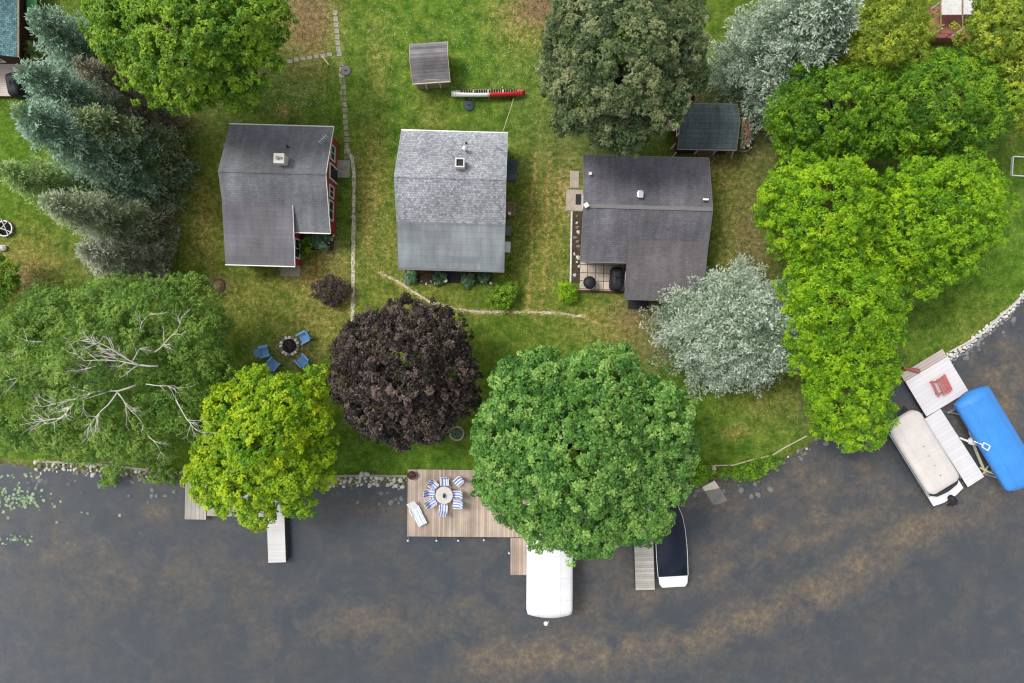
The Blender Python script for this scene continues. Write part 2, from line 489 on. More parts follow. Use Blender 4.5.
def grass_nodes(t):
    p = t.pos()
    lush, dry, dirt = t.attr('lush'), t.attr('dry'), t.attr('dirt')
    n1 = t.noise(p, 0.28, 4, 0.6)
    n2 = t.noise(p, 1.1, 4, 0.65)
    n3 = t.noise(p, 3.3, 4, 0.75)
    n4 = t.noise(p, 11.0, 3, 0.7)
    olive = t.mix(t.mr(n2, 0.35, 0.65, 0, 1), lin(70, 100, 30), lin(106, 123, 45))
    green = t.mix(t.mr(n2, 0.35, 0.65, 0, 1), lin(64, 100, 30), lin(106, 136, 46))
    straw = t.mix(t.mr(n3, 0.35, 0.65, 0, 1), lin(118, 104, 52), lin(188, 164, 104))
    soil = t.mix(t.mr(n3, 0.35, 0.65, 0, 1), lin(74, 62, 48), lin(142, 124, 104))
    nn = t.math('ADD', t.mr(n1, 0.3, 0.7, -0.35, 0.35), t.mr(n2, 0.3, 0.7, -0.22, 0.22))
    c = t.mix(t.math('ADD', t.math('ADD', lush, 0.24), nn, True), olive, green)
    hi = t.mr(n3, 0.3, 0.7, -0.42, 0.42)
    nd = t.math('ADD', t.mr(n2, 0.3, 0.7, -0.35, 0.35), hi)
    c = t.mix(t.math('MULTIPLY', t.math('ADD', t.math('MULTIPLY', dry, 1.0), t.math('MULTIPLY', nd, t.math('ADD', dry, 0.22)), True), 0.9), c, straw)
    c = t.mix(t.math('MULTIPLY', t.math('ADD', dirt, t.math('MULTIPLY', nd, dirt), True), 0.92), c, soil)
    k = t.math('MULTIPLY', t.mr(n4, 0.3, 0.7, 0.6, 1.4), t.mr(n3, 0.3, 0.7, 0.78, 1.22))
    col = t.n('ShaderNodeVectorMath', operation='SCALE', i_0=c, i_Scale=k).outputs[0]
    return col, n4


t = NT('lawn')
col, n4 = grass_nodes(t)
M['lawn'] = t.finish(col, 0.95, 0.05, t.bump(n4, 0.6, 0.05))
t = NT('grass blades')
col, n4 = grass_nodes(t)
M['grass'] = t.finish(t.n('ShaderNodeVectorMath', operation='SCALE', i_0=col, i_Scale=1.12).outputs[0], 0.85, 0.1)

t = NT('lake bed')
p = t.pos()
a = t.noise(p, 0.13, 5, 0.62, 0.8)
b = t.noise(p, 0.55, 6, 0.72, 0.5)
c3 = t.noise(p, 2.4, 5, 0.75)
d3 = t.noise(t.n('ShaderNodeVectorMath', operation='ADD', i_0=p, i_1=(31, 7, 0)).outputs[0], 0.42, 5, 0.7, 0.4)
weed = t.attr('weed')
mud = t.mix(t.mr(b, 0.36, 0.64, 0, 1), lin(64, 68, 73), lin(100, 97, 90))
mud = t.mix(t.mr(a, 0.4, 0.62, 0, 0.45), mud, lin(88, 80, 54))
mud = t.mix(t.mr(d3, 0.5, 0.75, 0, 0.45), mud, lin(120, 88, 58))
wf = t.math('ADD', t.math('MULTIPLY', weed, 0.9), t.math('MULTIPLY', t.math('ADD', t.mr(b, 0.3, 0.7, -0.55, 0.55), t.mr(d3, 0.3, 0.7, -0.35, 0.35)), t.math('ADD', weed, 0.25)))
wf = t.math('MULTIPLY', wf, t.mr(c3, 0.3, 0.7, 0.72, 1.15), True)
col = t.mix(wf, mud, t.mix(t.mr(c3, 0.32, 0.68, 0, 1), lin(146, 112, 66), lin(212, 176, 118)))
col = t.n('ShaderNodeVectorMath', operation='SCALE', i_0=col, i_Scale=t.mr(c3, 0.3, 0.7, 0.9, 1.1)).outputs[0]
M['bed'] = t.finish(col, 1.0, 0.0)

t = NT('lake water')
p = t.pos()
wv = t.n('ShaderNodeVectorMath', operation='MULTIPLY', i_0=p, i_1=(1.0, 2.2, 1)).outputs[0]
rip = t.noise(wv, 2.2, 4, 0.6, 0.3)
nm = t.bump(rip, 0.28, 0.05)
fr = t.n('ShaderNodeFresnel', i_IOR=1.33, i_Normal=nm)
dif = t.n('ShaderNodeBsdfDiffuse', i_Color=(0.101, 0.119, 0.147))
trn = t.n('ShaderNodeBsdfTransparent', i_Color=(0.93, 0.95, 0.93))
gl = t.n('ShaderNodeBsdfGlossy', i_Color=(1, 1, 1), i_Roughness=0.03)
t.t.links.new(nm, gl.inputs['Normal'])
m1 = t.n('ShaderNodeMixShader', i_0=0.55)
t.t.links.new(dif.outputs[0], m1.inputs[1])
t.t.links.new(trn.outputs[0], m1.inputs[2])
m2 = t.n('ShaderNodeMixShader', i_0=fr.outputs[0])
t.t.links.new(m1.outputs[0], m2.inputs[1])
t.t.links.new(gl.outputs[0], m2.inputs[2])
t.t.links.new(m2.outputs[0], t.out.inputs['Surface'])
M['water'] = t.m


def np_mesh(name, verts, quads, mat, attrs=None, smooth=False):
    me = bpy.data.meshes.new(name)
    k = quads.shape[1]
    me.vertices.add(len(verts))
    me.vertices.foreach_set('co', verts.astype(np.float32).ravel())
    me.loops.add(quads.size)
    me.loops.foreach_set('vertex_index', quads.astype(np.int32).ravel())
    me.polygons.add(len(quads))
    me.polygons.foreach_set('loop_start', np.arange(0, quads.size, k, dtype=np.int32))
    me.polygons.foreach_set('loop_total', np.full(len(quads), k, dtype=np.int32))
    if smooth:
        me.polygons.foreach_set('use_smooth', np.ones(len(quads), dtype=bool))
    me.update(calc_edges=True)
    for an, av in (attrs or {}).items():
        at = me.attributes.new(an, 'FLOAT', 'POINT')
        at.data.foreach_set('value', av.astype(np.float32))
    me.materials.append(mat)
    o = bpy.data.objects.new(name, me)
    COL.objects.link(o)
    return o


def sheet(name, ts, zs, mat, attr_fn, kind='structure'):
    xs = np.concatenate([[-1500, -500, -200, -120, -80, -60, -50], np.arange(-45, 45.01, 0.22), [50, 60, 80, 120, 200, 500, 1500]])
    X, T = np.meshgrid(xs, ts, indexing='ij')
    S = shore(xs)[:, None]
    Y = S + T
    Z = np.broadcast_to(zs[None, :], X.shape).copy()
    ni, nj = X.shape
    idx = np.arange(ni * nj).reshape(ni, nj)
    q = np.stack([idx[:-1, :-1], idx[1:, :-1], idx[1:, 1:], idx[:-1, 1:]], -1).reshape(-1, 4)
    v = np.stack([X, Y, Z], -1).reshape(-1, 3)
    o = np_mesh(name, v, q, mat, attr_fn(v[:, 0], v[:, 1]), True)
    return tag(o, kind=kind)


ts = np.concatenate([[0, 0.15, 0.35, 0.55, 0.75], np.arange(0.95, 40, 0.22), [45, 55, 70, 100, 200, 500, 1500]])
zs = np.interp(ts, [0, 0.75, 1.1, 40], [-0.42, -0.05, 0.0, 0.0])


def ga(x, y):
    a, b, c = ground_attrs(x, y)
    return {'lush': a, 'dry': b, 'dirt': c}


ground = sheet('ground', ts, zs, M['lawn'], ga)
tag(ground, 'green and straw coloured lawn sloping to the lake shore', 'ground')

WEED = [(715, 495, 50, 24, 0.6), (768, 526, 12, 9, 1.0), (825, 520, 7, 10, 0.95), (870, 470, 8, 6, 0.7), (690, 470, 60, 20, 0.4), (800, 480, 60, 24, 0.5), (870, 577, 20, 12, 0.9), (820, 612, 18, 8, 0.8), (905, 548, 30, 14, 0.8),
        (960, 420, 26, 34, 0.9), (1010, 400, 30, 60, 0.75), (985, 350, 30, 20, 0.5), (950, 440, 14, 20, 0.8), (150, 513, 12, 6, 0.6), (95, 550, 10, 8, 0.4), (220, 530, 10, 6, 0.35), (378, 515, 24, 9, 0.45), (885, 490, 40, 20, 0.4),
        (130, 590, 120, 26, 0.25), (30, 560, 60, 30, 0.25), (400, 630, 120, 24, 0.35), (640, 560, 120, 40, 0.3), (740, 560, 60, 30, 0.35), (1000, 480, 30, 40, 0.4)]


def wa(x, y):
    px, py = pxw(x, y)
    w_ = blobs(px, py, WEED)
    d = seg_d(px, py, [(480, 672), (560, 662), (690, 655), (760, 625), (830, 600), (880, 570), (930, 535), (985, 505), (1060, 470)])
    w_ = np.maximum(w_, 0.78 * np.exp(-(d / 20) ** 2))
    d = seg_d(px, py, [(560, 620), (690, 590), (770, 560), (850, 530), (930, 495)])
    w_ = np.maximum(w_, 0.45 * np.exp(-(d / 16) ** 2))
    return {'weed': w_}


tb = -np.concatenate([[0, 0.3, 0.6], np.arange(0.9, 22, 0.3), [25, 30, 40, 60, 100, 200, 500, 1500]])
zb = np.interp(-tb, [0, 1.5, 6, 16, 60], [-0.42, -0.75, -1.05, -1.7, -3.0])
bed = sheet('lake_bed', tb, zb, M['bed'], wa)
tag(bed, 'brown silty lake bed with ochre weed patches under the water', 'lake bed')
tw = np.array([0.3, -2, -30, -100, -500, -1500.0])
water = sheet('lake_water', tw, np.full(6, WATER_Z), M['water'], lambda x, y: {})
tag(water, 'murky slate grey lake water along the shore', 'water')

# grass blades over the lawn in view
rng = np.random.default_rng(3)
N = 420000
gx = rng.uniform(-39, 39, N)
gy = rng.uniform(-13, 26.5, N)
tt = gy - shore(gx)
lu, dr, di = ground_attrs(gx, gy)
gpx, gpy = pxw(gx, gy)
ok = (tt > 0.6) & (rng.random(N) > di * 0.85)
ok &= seg_d(gpx, gpy, PATH_MAIN) > 3.6
ok &= seg_d(gpx, gpy, PATH_THIN) > 2.0
for x0, x1, y0, y1 in ((565, 581, 170, 212), (580, 628, 258, 294), (334, 352, 158, 180), (280, 302, 262, 278), (328, 345, 8, 62), (284, 336, 50, 64)):
    ok &= ~((gpx > x0) & (gpx < x1) & (gpy > y0) & (gpy < y1))
gx, gy, lu, dr, di = gx[ok], gy[ok], lu[ok], dr[ok], di[ok]
n = len(gx)
a = rng.uniform(0, 2 * np.pi, n)
L = rng.uniform(0.05, 0.12, n)
wd = rng.uniform(0.016, 0.034, n)
z0 = np.interp(gy - shore(gx), [0, 0.75, 1.1], [-0.42, -0.05, 0.0]) - 0.005
hh = rng.uniform(0.03, 0.075, n)
c0 = np.stack([gx, gy, z0], -1)
sd = np.stack([-np.sin(a) * wd, np.cos(a) * wd, 0 * a], -1)
tp = c0 + np.stack([np.cos(a) * L, np.sin(a) * L, hh], -1)
v = np.stack([c0 - sd, c0 + sd, tp], 1).reshape(-1, 3)
rep = lambda q: np.repeat(q, 3)
g = np_mesh('grass', v, np.arange(3 * n).reshape(-1, 3), M['grass'], {'lush': rep(lu), 'dry': rep(dr), 'dirt': rep(di)})
tag(g, 'short mown grass of the lakeside lawns', 'grass', kind='stuff')


# ------------------------------------------------------------------ trees
def unit(v):
    return v / np.maximum(np.linalg.norm(v, axis=-1, keepdims=True), 1e-9)


def rosettes(c, nrm, L, nleaf, width, droop, rng, tint, jit=0.25):
    """rings of diamond leaves around normals; returns verts (n*nleaf*4), tint"""
    n = len(c)
    ref = np.where(np.abs(nrm[:, 2:3]) > 0.9, np.array([[1.0, 0, 0]]), np.array([[0, 0, 1.0]]))
    t1 = unit(np.cross(ref, nrm))
    t2 = np.cross(nrm, t1)
    base = rng.uniform(0, 2 * np.pi, n)
    vs, ti = [], []
    for k in range(nleaf):
        ang = base + 2 * np.pi * k / nleaf + rng.normal(0, jit, n)
        al = droop + rng.normal(0, 0.28, n)
        d = (t1 * np.cos(ang)[:, None] + t2 * np.sin(ang)[:, None]) * np.cos(al)[:, None] - nrm * np.sin(al)[:, None]
        s = unit(np.cross(nrm, d))
        roll = rng.normal(0, 0.3, n)
        up = np.cross(d, s)
        s = s * np.cos(roll)[:, None] + up * np.sin(roll)[:, None]
        ll = (L * rng.uniform(0.7, 1.25, n))[:, None]
        p0 = c + d * ll * 0.06
        mid = c + d * ll * 0.5
        tip = c + d * ll - nrm * ll * 0.12
        vs.append(np.stack([p0, mid - s * ll * width / 2, tip, mid + s * ll * width / 2], 1))
        ti.append(np.repeat(np.clip(tint + rng.normal(0, 0.13, n), 0, 1)[:, None], 4, 1))
    return np.concatenate(vs, 0).reshape(-1, 3), np.concatenate(ti, 0).reshape(-1)


def sph(n, rng, zmin=-0.2):
    z = rng.uniform(zmin, 1, n)
    a = rng.uniform(0, 2 * np.pi, n)
    r = np.sqrt(np.maximum(0, 1 - z * z))
    return np.stack([r * np.cos(a), r * np.sin(a), z], -1)


def fib(n, rng, zmin=-0.2):
    i = np.arange(n) + 0.5
    z = np.clip(1 - (1 - zmin) * i / n + rng.normal(0, 0.25 / math.sqrt(n), n), -1, 1)
    a = i * 2.399963 + rng.uniform(0, 6.28) + rng.normal(0, 0.9 / math.sqrt(n), n) / np.sqrt(np.maximum(0.06, 1 - z * z))
    r = np.sqrt(np.maximum(0, 1 - z * z))
    return np.stack([r * np.cos(a), r * np.sin(a), z], -1)


def leaf_tree(name, label, cat, lobes, mat, seed, base=None, L=0.24, nleaf=5, width=0.5, droop=0.35, rc=(0.55, 1.0), dens=1.0, flat=0.85, group=None, bark=None, tint_spread=0.2,
              clump_gap=1.0, trunk_r=0.28, zmin=-0.25, inner=0.25, rise=0.85, sprig=0.14):
    """lobes: (px, py, radius px, z of the lobe's centre)"""
    rng = np.random.default_rng(seed)
    Ls = []
    for px, py, rp, z in lobes:
        c = W(px, py, z)
        Ls.append((c[0], c[1], z, rp * (H - z) / F))
    Ls = np.array(Ls)
    if base is None:
        w = Ls[:, 3] ** 2
        bx, by = (Ls[:, 0] * w).sum() / w.sum(), (Ls[:, 1] * w).sum() / w.sum()
    else:
        b = W(*base)
        bx, by = b[0], b[1]
    Ls[:, 0] -= bx
    Ls[:, 1] -= by
    # clumps on the lobes
    cc, cd, cr = [], [], []
    for lx, ly, lz, lr in Ls:
        m = max(4, int(clump_gap * 3.6 * lr * lr / (np.mean(rc) ** 2)))
        d = fib(m, rng, zmin)
        rr = lr * rng.uniform(0.74, 0.95, m)
        rad = np.minimum(rng.uniform(*rc, m), lr * 0.5)
        rr = np.maximum(0.1, np.minimum(rr, lr - 0.62 * rad))
        out = rng.random(m) < sprig
        rad = np.where(out, rad * 0.6, rad)
        rr = np.where(out, lr * rng.uniform(0.92, 1.14, m), rr)
        cc.append(np.array([lx, ly, lz]) + d * rr[:, None] * np.array([1, 1, flat]))
        cd.append(d)
        cr.append(rad)
    cc, cd, cr = np.concatenate(cc), np.concatenate(cd), np.concatenate(cr)
    keep = np.ones(len(cc), bool)
    for lx, ly, lz, lr in Ls:   # clumps buried deep in another lobe are dropped
        q = (cc - np.array([lx, ly, lz])) / np.array([lr, lr, lr * flat])
        keep &= (np.linalg.norm(q, axis=1) > 0.66) | (rng.random(len(cc)) < inner)
    cc, cd, cr = cc[keep], cd[keep], cr[keep]
    tc = np.clip(rng.normal(0.5, tint_spread, len(cc)), 0.02, 0.98)
    per = np.maximum(6, (dens * 2.2 * cr ** 2 / (L * L * 0.75)).astype(int))
    ii = np.repeat(np.arange(len(cc)), per)
    n = len(ii)
    d = unit(sph(n, rng, -0.55) + cd[ii] * 0.55)
    pos = cc[ii] + d * (cr[ii] * rng.uniform(0.55, 1.08, n))[:, None] * np.array([1, 1, 0.85])
    pos[:, 2] = np.maximum(pos[:, 2], 0.15)
    nrm = unit(d * 0.6 + cd[ii] * 0.25 + np.array([0, 0, rise]) + rng.normal(0, 0.3, (n, 3)))
    v, ti = rosettes(pos, nrm, L, nleaf, width, droop, rng, np.clip(tc[ii], 0, 1))
    zt = float(np.median(Ls[:, 2]))
    root = thing(name, label, cat, (bx, by, 0), 0, group)
    o = np_mesh('crown', v, np.arange(len(v)).reshape(-1, 4), mat, {'tint': ti})
    o.parent = root
    tb = MB()
    if trunk_r > 0:
        top = Vector((0, 0, zt * 0.55))
        tb.tube([(0, 0, -0.1), (0.02, 0.01, 0.3), (0.05, -0.04, zt * 0.3), top], [trunk_r * 1.35, trunk_r * 1.05, trunk_r * 0.9, trunk_r * 0.75], 10)
        for lx, ly, lz, lr in Ls[:14]:
            e = Vector((lx, ly, lz + lr * 0.2))
            st = Vector((0.03, 0, min(zt * 0.5, max(0.4, lz * 0.5))))
            md = st.lerp(e, 0.5) + Vector((rng.normal(0, .25), rng.normal(0, .25), 0.35))
            tb.tube([st, md, e], [trunk_r * 0.5, trunk_r * 0.3, trunk_r * 0.08], 6)
        tb.build('trunk', bark or M['bark'], root, smooth=True)
    return root


def conifer(name, label, px, py, h, r, mat, seed, power=0.85, zlow=0.5, group=None, blade=0.30, bw=0.30, dens=1.0, droop=0.18, lean=(0, 0), step=0.38, squash=(1, 1)):
    """px,py is the pixel of the trunk's foot on the ground"""
    rng = np.random.default_rng(seed)
    b = W(px, py, 0)
    root = thing(name, label, 'spruce tree', (b[0], b[1], 0), 0, group)
    C, D, T = [], [], []
    lv = np.concatenate([np.arange(zlow, h * 0.72, step), np.arange(h * 0.72, h, min(step, 0.3))])
    for z in lv:
        tq = (z - zlow) / (h - zlow)
        R0 = r * (1 - tq) ** power + 0.18
        nb = max(8, int((6 + R0 * 2.6) * dens))
        for k in range(nb):
            az = rng.uniform(0, 2 * np.pi)
            R1 = R0 * rng.uniform(0.72, 1.12)
            tb_ = rng.normal(0, 0.13)
            steps = np.arange(0.12 * R1, R1, 0.20)
            for s in steps:
                f = s / R1
                zz = z - droop * s + 0.14 * R1 * f * f
                ca, sa = np.cos(az), np.sin(az)
                ls = min(0.9, (0.22 + 0.42 * (R1 - s)))
                for side in (-1, 1):
                    az2 = az + side * rng.uniform(0.6, 1.0)
                    m = max(1, int(ls / 0.19))
                    q = (np.arange(m) + rng.random()) * 0.19
                    C.append(np.stack([ca * s + np.cos(az2) * q, sa * s + np.sin(az2) * q, zz - 0.12 * q + 0 * q], -1))
                    D.append(np.tile([np.cos(az2), np.sin(az2), rng.uniform(-0.1, 0.35)], (m, 1)))
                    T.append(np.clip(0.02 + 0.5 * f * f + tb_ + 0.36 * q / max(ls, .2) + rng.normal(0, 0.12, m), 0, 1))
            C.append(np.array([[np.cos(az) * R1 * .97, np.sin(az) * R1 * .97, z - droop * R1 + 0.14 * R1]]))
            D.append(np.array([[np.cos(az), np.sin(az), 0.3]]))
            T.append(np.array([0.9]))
    C, D, T = np.concatenate(C), np.concatenate(D), np.concatenate(T)
    C[:, 0] *= squash[0]
    C[:, 1] *= squash[1]
    C[:, 0] += lean[0] * C[:, 2]
    C[:, 1] += lean[1] * C[:, 2]
    vs, ti = [], []
    n = len(C)
    for rep_ in range(3):
        d = unit(D + rng.normal(0, 0.42, (n, 3)))
        s = unit(np.cross(d, np.array([0, 0, 1.0])) + rng.normal(0, 0.3, (n, 3)))
        ll = (blade * .82 * rng.uniform(0.7, 1.3, n))[:, None]
        c = C + rng.normal(0, 0.04, (n, 3))
        mid = c + d * ll * 0.55
        vs.append(np.stack([c, mid - s * ll * bw * .36, c + d * ll, mid + s * ll * bw * .36], 1))
        ti.append(np.repeat(np.clip(T + rng.normal(0, 0.08, n), 0, 1)[:, None], 4, 1))
    v = np.concatenate(vs).reshape(-1, 3)
    v[:, 2] = np.maximum(v[:, 2], 0.05)
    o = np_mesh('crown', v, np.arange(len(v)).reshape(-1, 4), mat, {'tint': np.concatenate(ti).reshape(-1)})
    o.parent = root
    tbm = MB().tube([(0, 0, -0.1), (lean[0] * h * .5, lean[1] * h * .5, h * 0.5), (lean[0] * h, lean[1] * h, h - 0.1)], [0.04 * r + 0.12, 0.03 * r + 0.06, 0.02], 8)
    tbm.build('trunk', M['bark'], root, smooth=True)
    return root


# --- the broadleaf trees (lobes traced as pixel, pixel, radius, real height)
leaf_tree('maple_tree', 'huge round mid green maple on the shore above the white boat canopy', 'tree',
          [(585, 448, 96, 8.0), (585, 450, 62, 11.2), (535, 400, 50, 9.8), (600, 392, 46, 10.2), (650, 420, 44, 10), (655, 470, 40, 9), (635, 505, 40, 8.6), (585, 515, 42, 8.6), (530, 490, 42, 8.8), (512, 440, 42, 8.8),
           (545, 372, 24, 8), (615, 368, 24, 8), (500, 480, 26, 7.2), (676, 440, 22, 8), (600, 538, 18, 7.2), (545, 525, 24, 7.2), (500, 420, 22, 7.5)], M['lf_maple'], 11, L=0.2, nleaf=6, width=0.55, rc=(0.32, 0.55), trunk_r=0.4, tint_spread=0.2, inner=.3)
leaf_tree('copper_maple', 'dark purple brown copper maple between the golden tree and the big green maple', 'tree',
          [(407, 372, 68, 4.8), (407, 370, 44, 7.6), (375, 345, 34, 6.8), (430, 340, 36, 6.8), (445, 375, 34, 6.6), (425, 410, 34, 6.4), (380, 405, 36, 6.4), (360, 380, 30, 6.2), (405, 318, 22, 6.0), (400, 434, 16, 5.2), (352, 352, 20, 5.6), (464, 400, 16, 5.2)],
          M['lf_purple'], 12, L=0.15, nleaf=5, width=0.6, rc=(0.26, 0.45), trunk_r=0.25, tint_spread=0.2, inner=.3)
leaf_tree('golden_tree', 'bright golden green tree leaning over the left dock', 'tree',
          [(262, 440, 56, 5.0), (265, 435, 40, 8.2), (235, 415, 32, 7.4), (285, 405, 32, 7.4), (312, 386, 17, 6.4), (198, 476, 15, 5.4), (228, 500, 16, 5.4), (255, 390, 24, 7), (222, 455, 28, 6.8), (215, 484, 24, 5.8), (250, 480, 32, 7), (290, 470, 30, 6.8), (315, 450, 20, 6.1), (324, 478, 13, 5.4),
           (298, 500, 18, 5.6), (258, 512, 18, 5.4), (218, 398, 16, 5.8), (310, 420, 22, 6.6), (203, 430, 12, 5.5), (322, 373, 10, 6)], M['lf_yellow'], 13, L=0.19, nleaf=5, width=0.6, rc=(0.32, 0.55), clump_gap=0.9, trunk_r=0.22, tint_spread=0.22)
leaf_tree('maple_tree', 'fresh yellow green maple at the top edge beside the dark spruces', 'tree',
          [(185, 40, 70, 7.2), (185, 35, 50, 11), (140, 20, 42, 10), (225, 30, 44, 10), (250, 60, 30, 8.8), (235, 88, 24, 7.8), (185, 78, 32, 9), (150, 58, 32, 9), (120, 35, 30, 8.8), (262, 20, 28, 8.8), (200, -10, 50, 10), (110, 0, 28, 8.5), (225, 65, 30, 9.2), (160, 92, 14, 7.5)],
          M['lf_gold'], 14, base=(228, 82), L=0.2, nleaf=6, width=0.55, rc=(0.36, 0.62), clump_gap=0.9, trunk_r=0.35, tint_spread=0.24)
leaf_tree('oak_tree', 'dark olive oak with brownish tips at the top edge above the mauve roof', 'tree',
          [(622, 62, 74, 6.8), (622, 60, 54, 10.3), (580, 35, 38, 9), (665, 45, 40, 9), (590, 90, 40, 8.8), (650, 95, 40, 8.6), (620, 120, 34, 7.6), (578, 108, 24, 7.4), (562, 70, 24, 7.6), (625, 5, 46, 9.5), (585, -5, 32, 8.4), (682, 75, 24, 7.6), (605, 136, 16, 6.4), (677, 10, 30, 8.2), (562, 124, 12, 6)],
          M['lf_olive'], 15, base=(618, 108), L=0.17, nleaf=6, width=0.5, rc=(0.36, 0.62), trunk_r=0.4, tint_spread=0.25, inner=.3)
leaf_tree('birch_tree', 'broad airy green birch with bleached bare limbs over the left rocky shore', 'tree',
          [(105, 375, 74, 4.4), (40, 380, 70, 4.2), (175, 365, 54, 4.6), (120, 300, 30, 4.6), (50, 318, 34, 4.6), (105, 365, 58, 8.2), (50, 350, 52, 7.8), (10, 365, 44, 7.0), (150, 322, 44, 8.0), (188, 335, 38, 7.2), (190, 305, 32, 6.4), (112, 312, 34, 7.2), (60, 322, 34, 7), (30, 410, 44, 6.8), (80, 425, 40, 6.8), (130, 420, 44, 7), (175, 395, 40, 7), (155, 442, 24, 5.8),
           (105, 440, 20, 5.6), (60, 438, 18, 5.2), (10, 430, 24, 5.4), (200, 365, 32, 6.4), (-20, 330, 40, 6.6), (200, 425, 20, 5.6), (112, 470, 10, 4.0), (212, 325, 20, 5.8)],
          M['lf_birch'], 16, L=0.16, nleaf=5, width=0.42, rc=(0.35, 0.7), dens=0.62, clump_gap=1.0, trunk_r=0.3, bark=M['deadwood'], tint_spread=0.22, inner=0.2)
leaf_tree('lime_tree', 'lime green tree right of the mauve roofed cottage, its crown above the silver spruce', 'tree',
          [(822, 212, 58, 6.0), (825, 210, 46, 9.3), (790, 200, 32, 8), (800, 178, 24, 7.7), (845, 188, 30, 8.4), (865, 220, 30, 8.2), (830, 245, 34, 8.4), (795, 232, 26, 7.8), (770, 215, 16, 6.4), (870, 250, 22, 7.6), (778, 192, 12, 6.4)],
          M['lf_lime'], 17, base=(805, 230), L=0.2, nleaf=6, width=0.36, rc=(0.32, 0.55), trunk_r=0.25, tint_spread=0.22, droop=0.5, inner=0.2, clump_gap=0.88, sprig=0.22)
leaf_tree('lime_tree', 'lime green tree reaching furthest over the open lawn on the right', 'tree',
          [(940, 218, 58, 6.0), (940, 210, 48, 9.5), (915, 192, 34, 8.4), (962, 187, 34, 8), (983, 196, 22, 7), (970, 225, 30, 7.8), (940, 250, 34, 8), (910, 235, 34, 8.4), (925, 275, 22, 6.8), (955, 262, 20, 6.8), (895, 260, 24, 7.6), (990, 180, 12, 6)],
          M['lf_lime'], 18, base=(900, 240), L=0.2, nleaf=6, width=0.36, rc=(0.32, 0.55), trunk_r=0.25, tint_spread=0.22, droop=0.5, inner=0.2, clump_gap=0.88, sprig=0.22)
leaf_tree('lime_tree', 'lime green tree touching the right side of the silver spruce', 'tree',
          [(840, 312, 56, 5.8), (838, 305, 46, 9.2), (803, 285, 26, 7.8), (808, 325, 30, 7.6), (870, 295, 32, 8), (875, 330, 28, 7.8), (840, 345, 36, 8), (803, 360, 18, 6.6), (860, 270, 26, 7.9), (888, 312, 18, 6.6)],
          M['lf_lime'], 19, base=(818, 318), L=0.2, nleaf=6, width=0.36, rc=(0.32, 0.55), trunk_r=0.22, tint_spread=0.22, droop=0.5, inner=0.2, clump_gap=0.88, sprig=0.22)
leaf_tree('lime_tree', 'lime green tree hanging over the water beside the beige pontoon boat', 'tree',
          [(846, 396, 40, 4.4), (848, 392, 38, 7.6), (875, 367, 24, 6.9), (830, 378, 24, 6.8), (838, 415, 22, 6.2), (862, 424, 26, 6.2), (882, 414, 16, 5.6), (848, 440, 13, 5.2), (822, 428, 12, 5), (888, 374, 12, 6), (815, 392, 12, 6)],
          M['lf_lime'], 20, base=(818, 408), L=0.19, nleaf=6, width=0.36, rc=(0.3, 0.5), trunk_r=0.2, tint_spread=0.22, droop=0.5, inner=0.2, clump_gap=0.88, sprig=0.22)
leaf_tree('ash_tree', 'deeper green tree right of the small dark roofed shed', 'tree',
          [(825, 112, 50, 5.0), (830, 110, 40, 7.8), (795, 110, 28, 6.8), (812, 82, 24, 7), (860, 95, 30, 7.4), (855, 135, 28, 6.8), (815, 145, 26, 6.2), (790, 140, 18, 5.4), (778, 120, 13, 5.2)],
          M['lf_mid'], 21, base=(812, 135), L=0.19, nleaf=6, width=0.38, rc=(0.32, 0.55), trunk_r=0.22, tint_spread=0.24, droop=0.5, inner=0.2, clump_gap=0.88, sprig=0.22)
leaf_tree('ash_tree', 'large green tree below the red decked pavilion', 'tree',
          [(935, 108, 58, 5.4), (930, 105, 42, 8.4), (900, 92, 26, 7.2), (900, 130, 30, 7), (960, 92, 34, 7.8), (965, 125, 32, 7.2), (930, 77, 24, 6.8), (990, 110, 28, 7), (940, 140, 26, 6.2), (985, 82, 24, 6.8), (880, 140, 18, 5.8)],
          M['lf_mid'], 22, base=(915, 132), L=0.19, nleaf=6, width=0.38, rc=(0.32, 0.55), trunk_r=0.24, tint_spread=0.26, droop=0.5, inner=0.2, clump_gap=0.88, sprig=0.22)
leaf_tree('locust_tree', 'feathery yellow olive tree at the top edge left of the red decked pavilion', 'tree',
          [(880, 35, 46, 5.0), (880, 35, 34, 8.5), (860, 65, 22, 7.2), (905, 60, 22, 7), (850, 20, 22, 7.6), (895, 5, 30, 8), (922, 66, 13, 6), (926, 28, 12, 6.4), (885, 72, 18, 6.8), (912, 40, 16, 6.8), (845, 50, 12, 6.6), (870, -10, 30, 8)],
          M['lf_feather'], 23, base=(868, 68), L=0.16, nleaf=6, width=0.34, rc=(0.3, 0.55), trunk_r=0.2, tint_spread=0.24, dens=0.8)
leaf_tree('locust_tree', 'yellow green tree in the upper right corner of the photo', 'tree',
          [(1005, 40, 44, 5), (1002, 30, 30, 8.5), (1010, 65, 26, 7.5), (1015, 95, 22, 7.0), (995, 5, 22, 7.5), (1030, 20, 40, 8.5), (1025, 115, 18, 6.5), (993, 50, 14, 6.8), (1005, -10, 32, 8)],
          M['lf_feather'], 24, base=(990, 75), L=0.18, nleaf=6, width=0.42, rc=(0.32, 0.55), trunk_r=0.22, tint_spread=0.24, dens=0.85)
leaf_tree('small_tree', 'small bright green tree at the left edge below the round fire ring', 'tree',
          [(5, 275, 15, 3.0), (-8, 265, 14, 2.8), (12, 288, 9, 2.4), (2, 296, 10, 2.2), (-14, 285, 16, 2.6)], M['lf_gold'], 25, base=(6, 280), L=0.17, nleaf=5, width=0.55, rc=(0.3, 0.5), trunk_r=0.09)

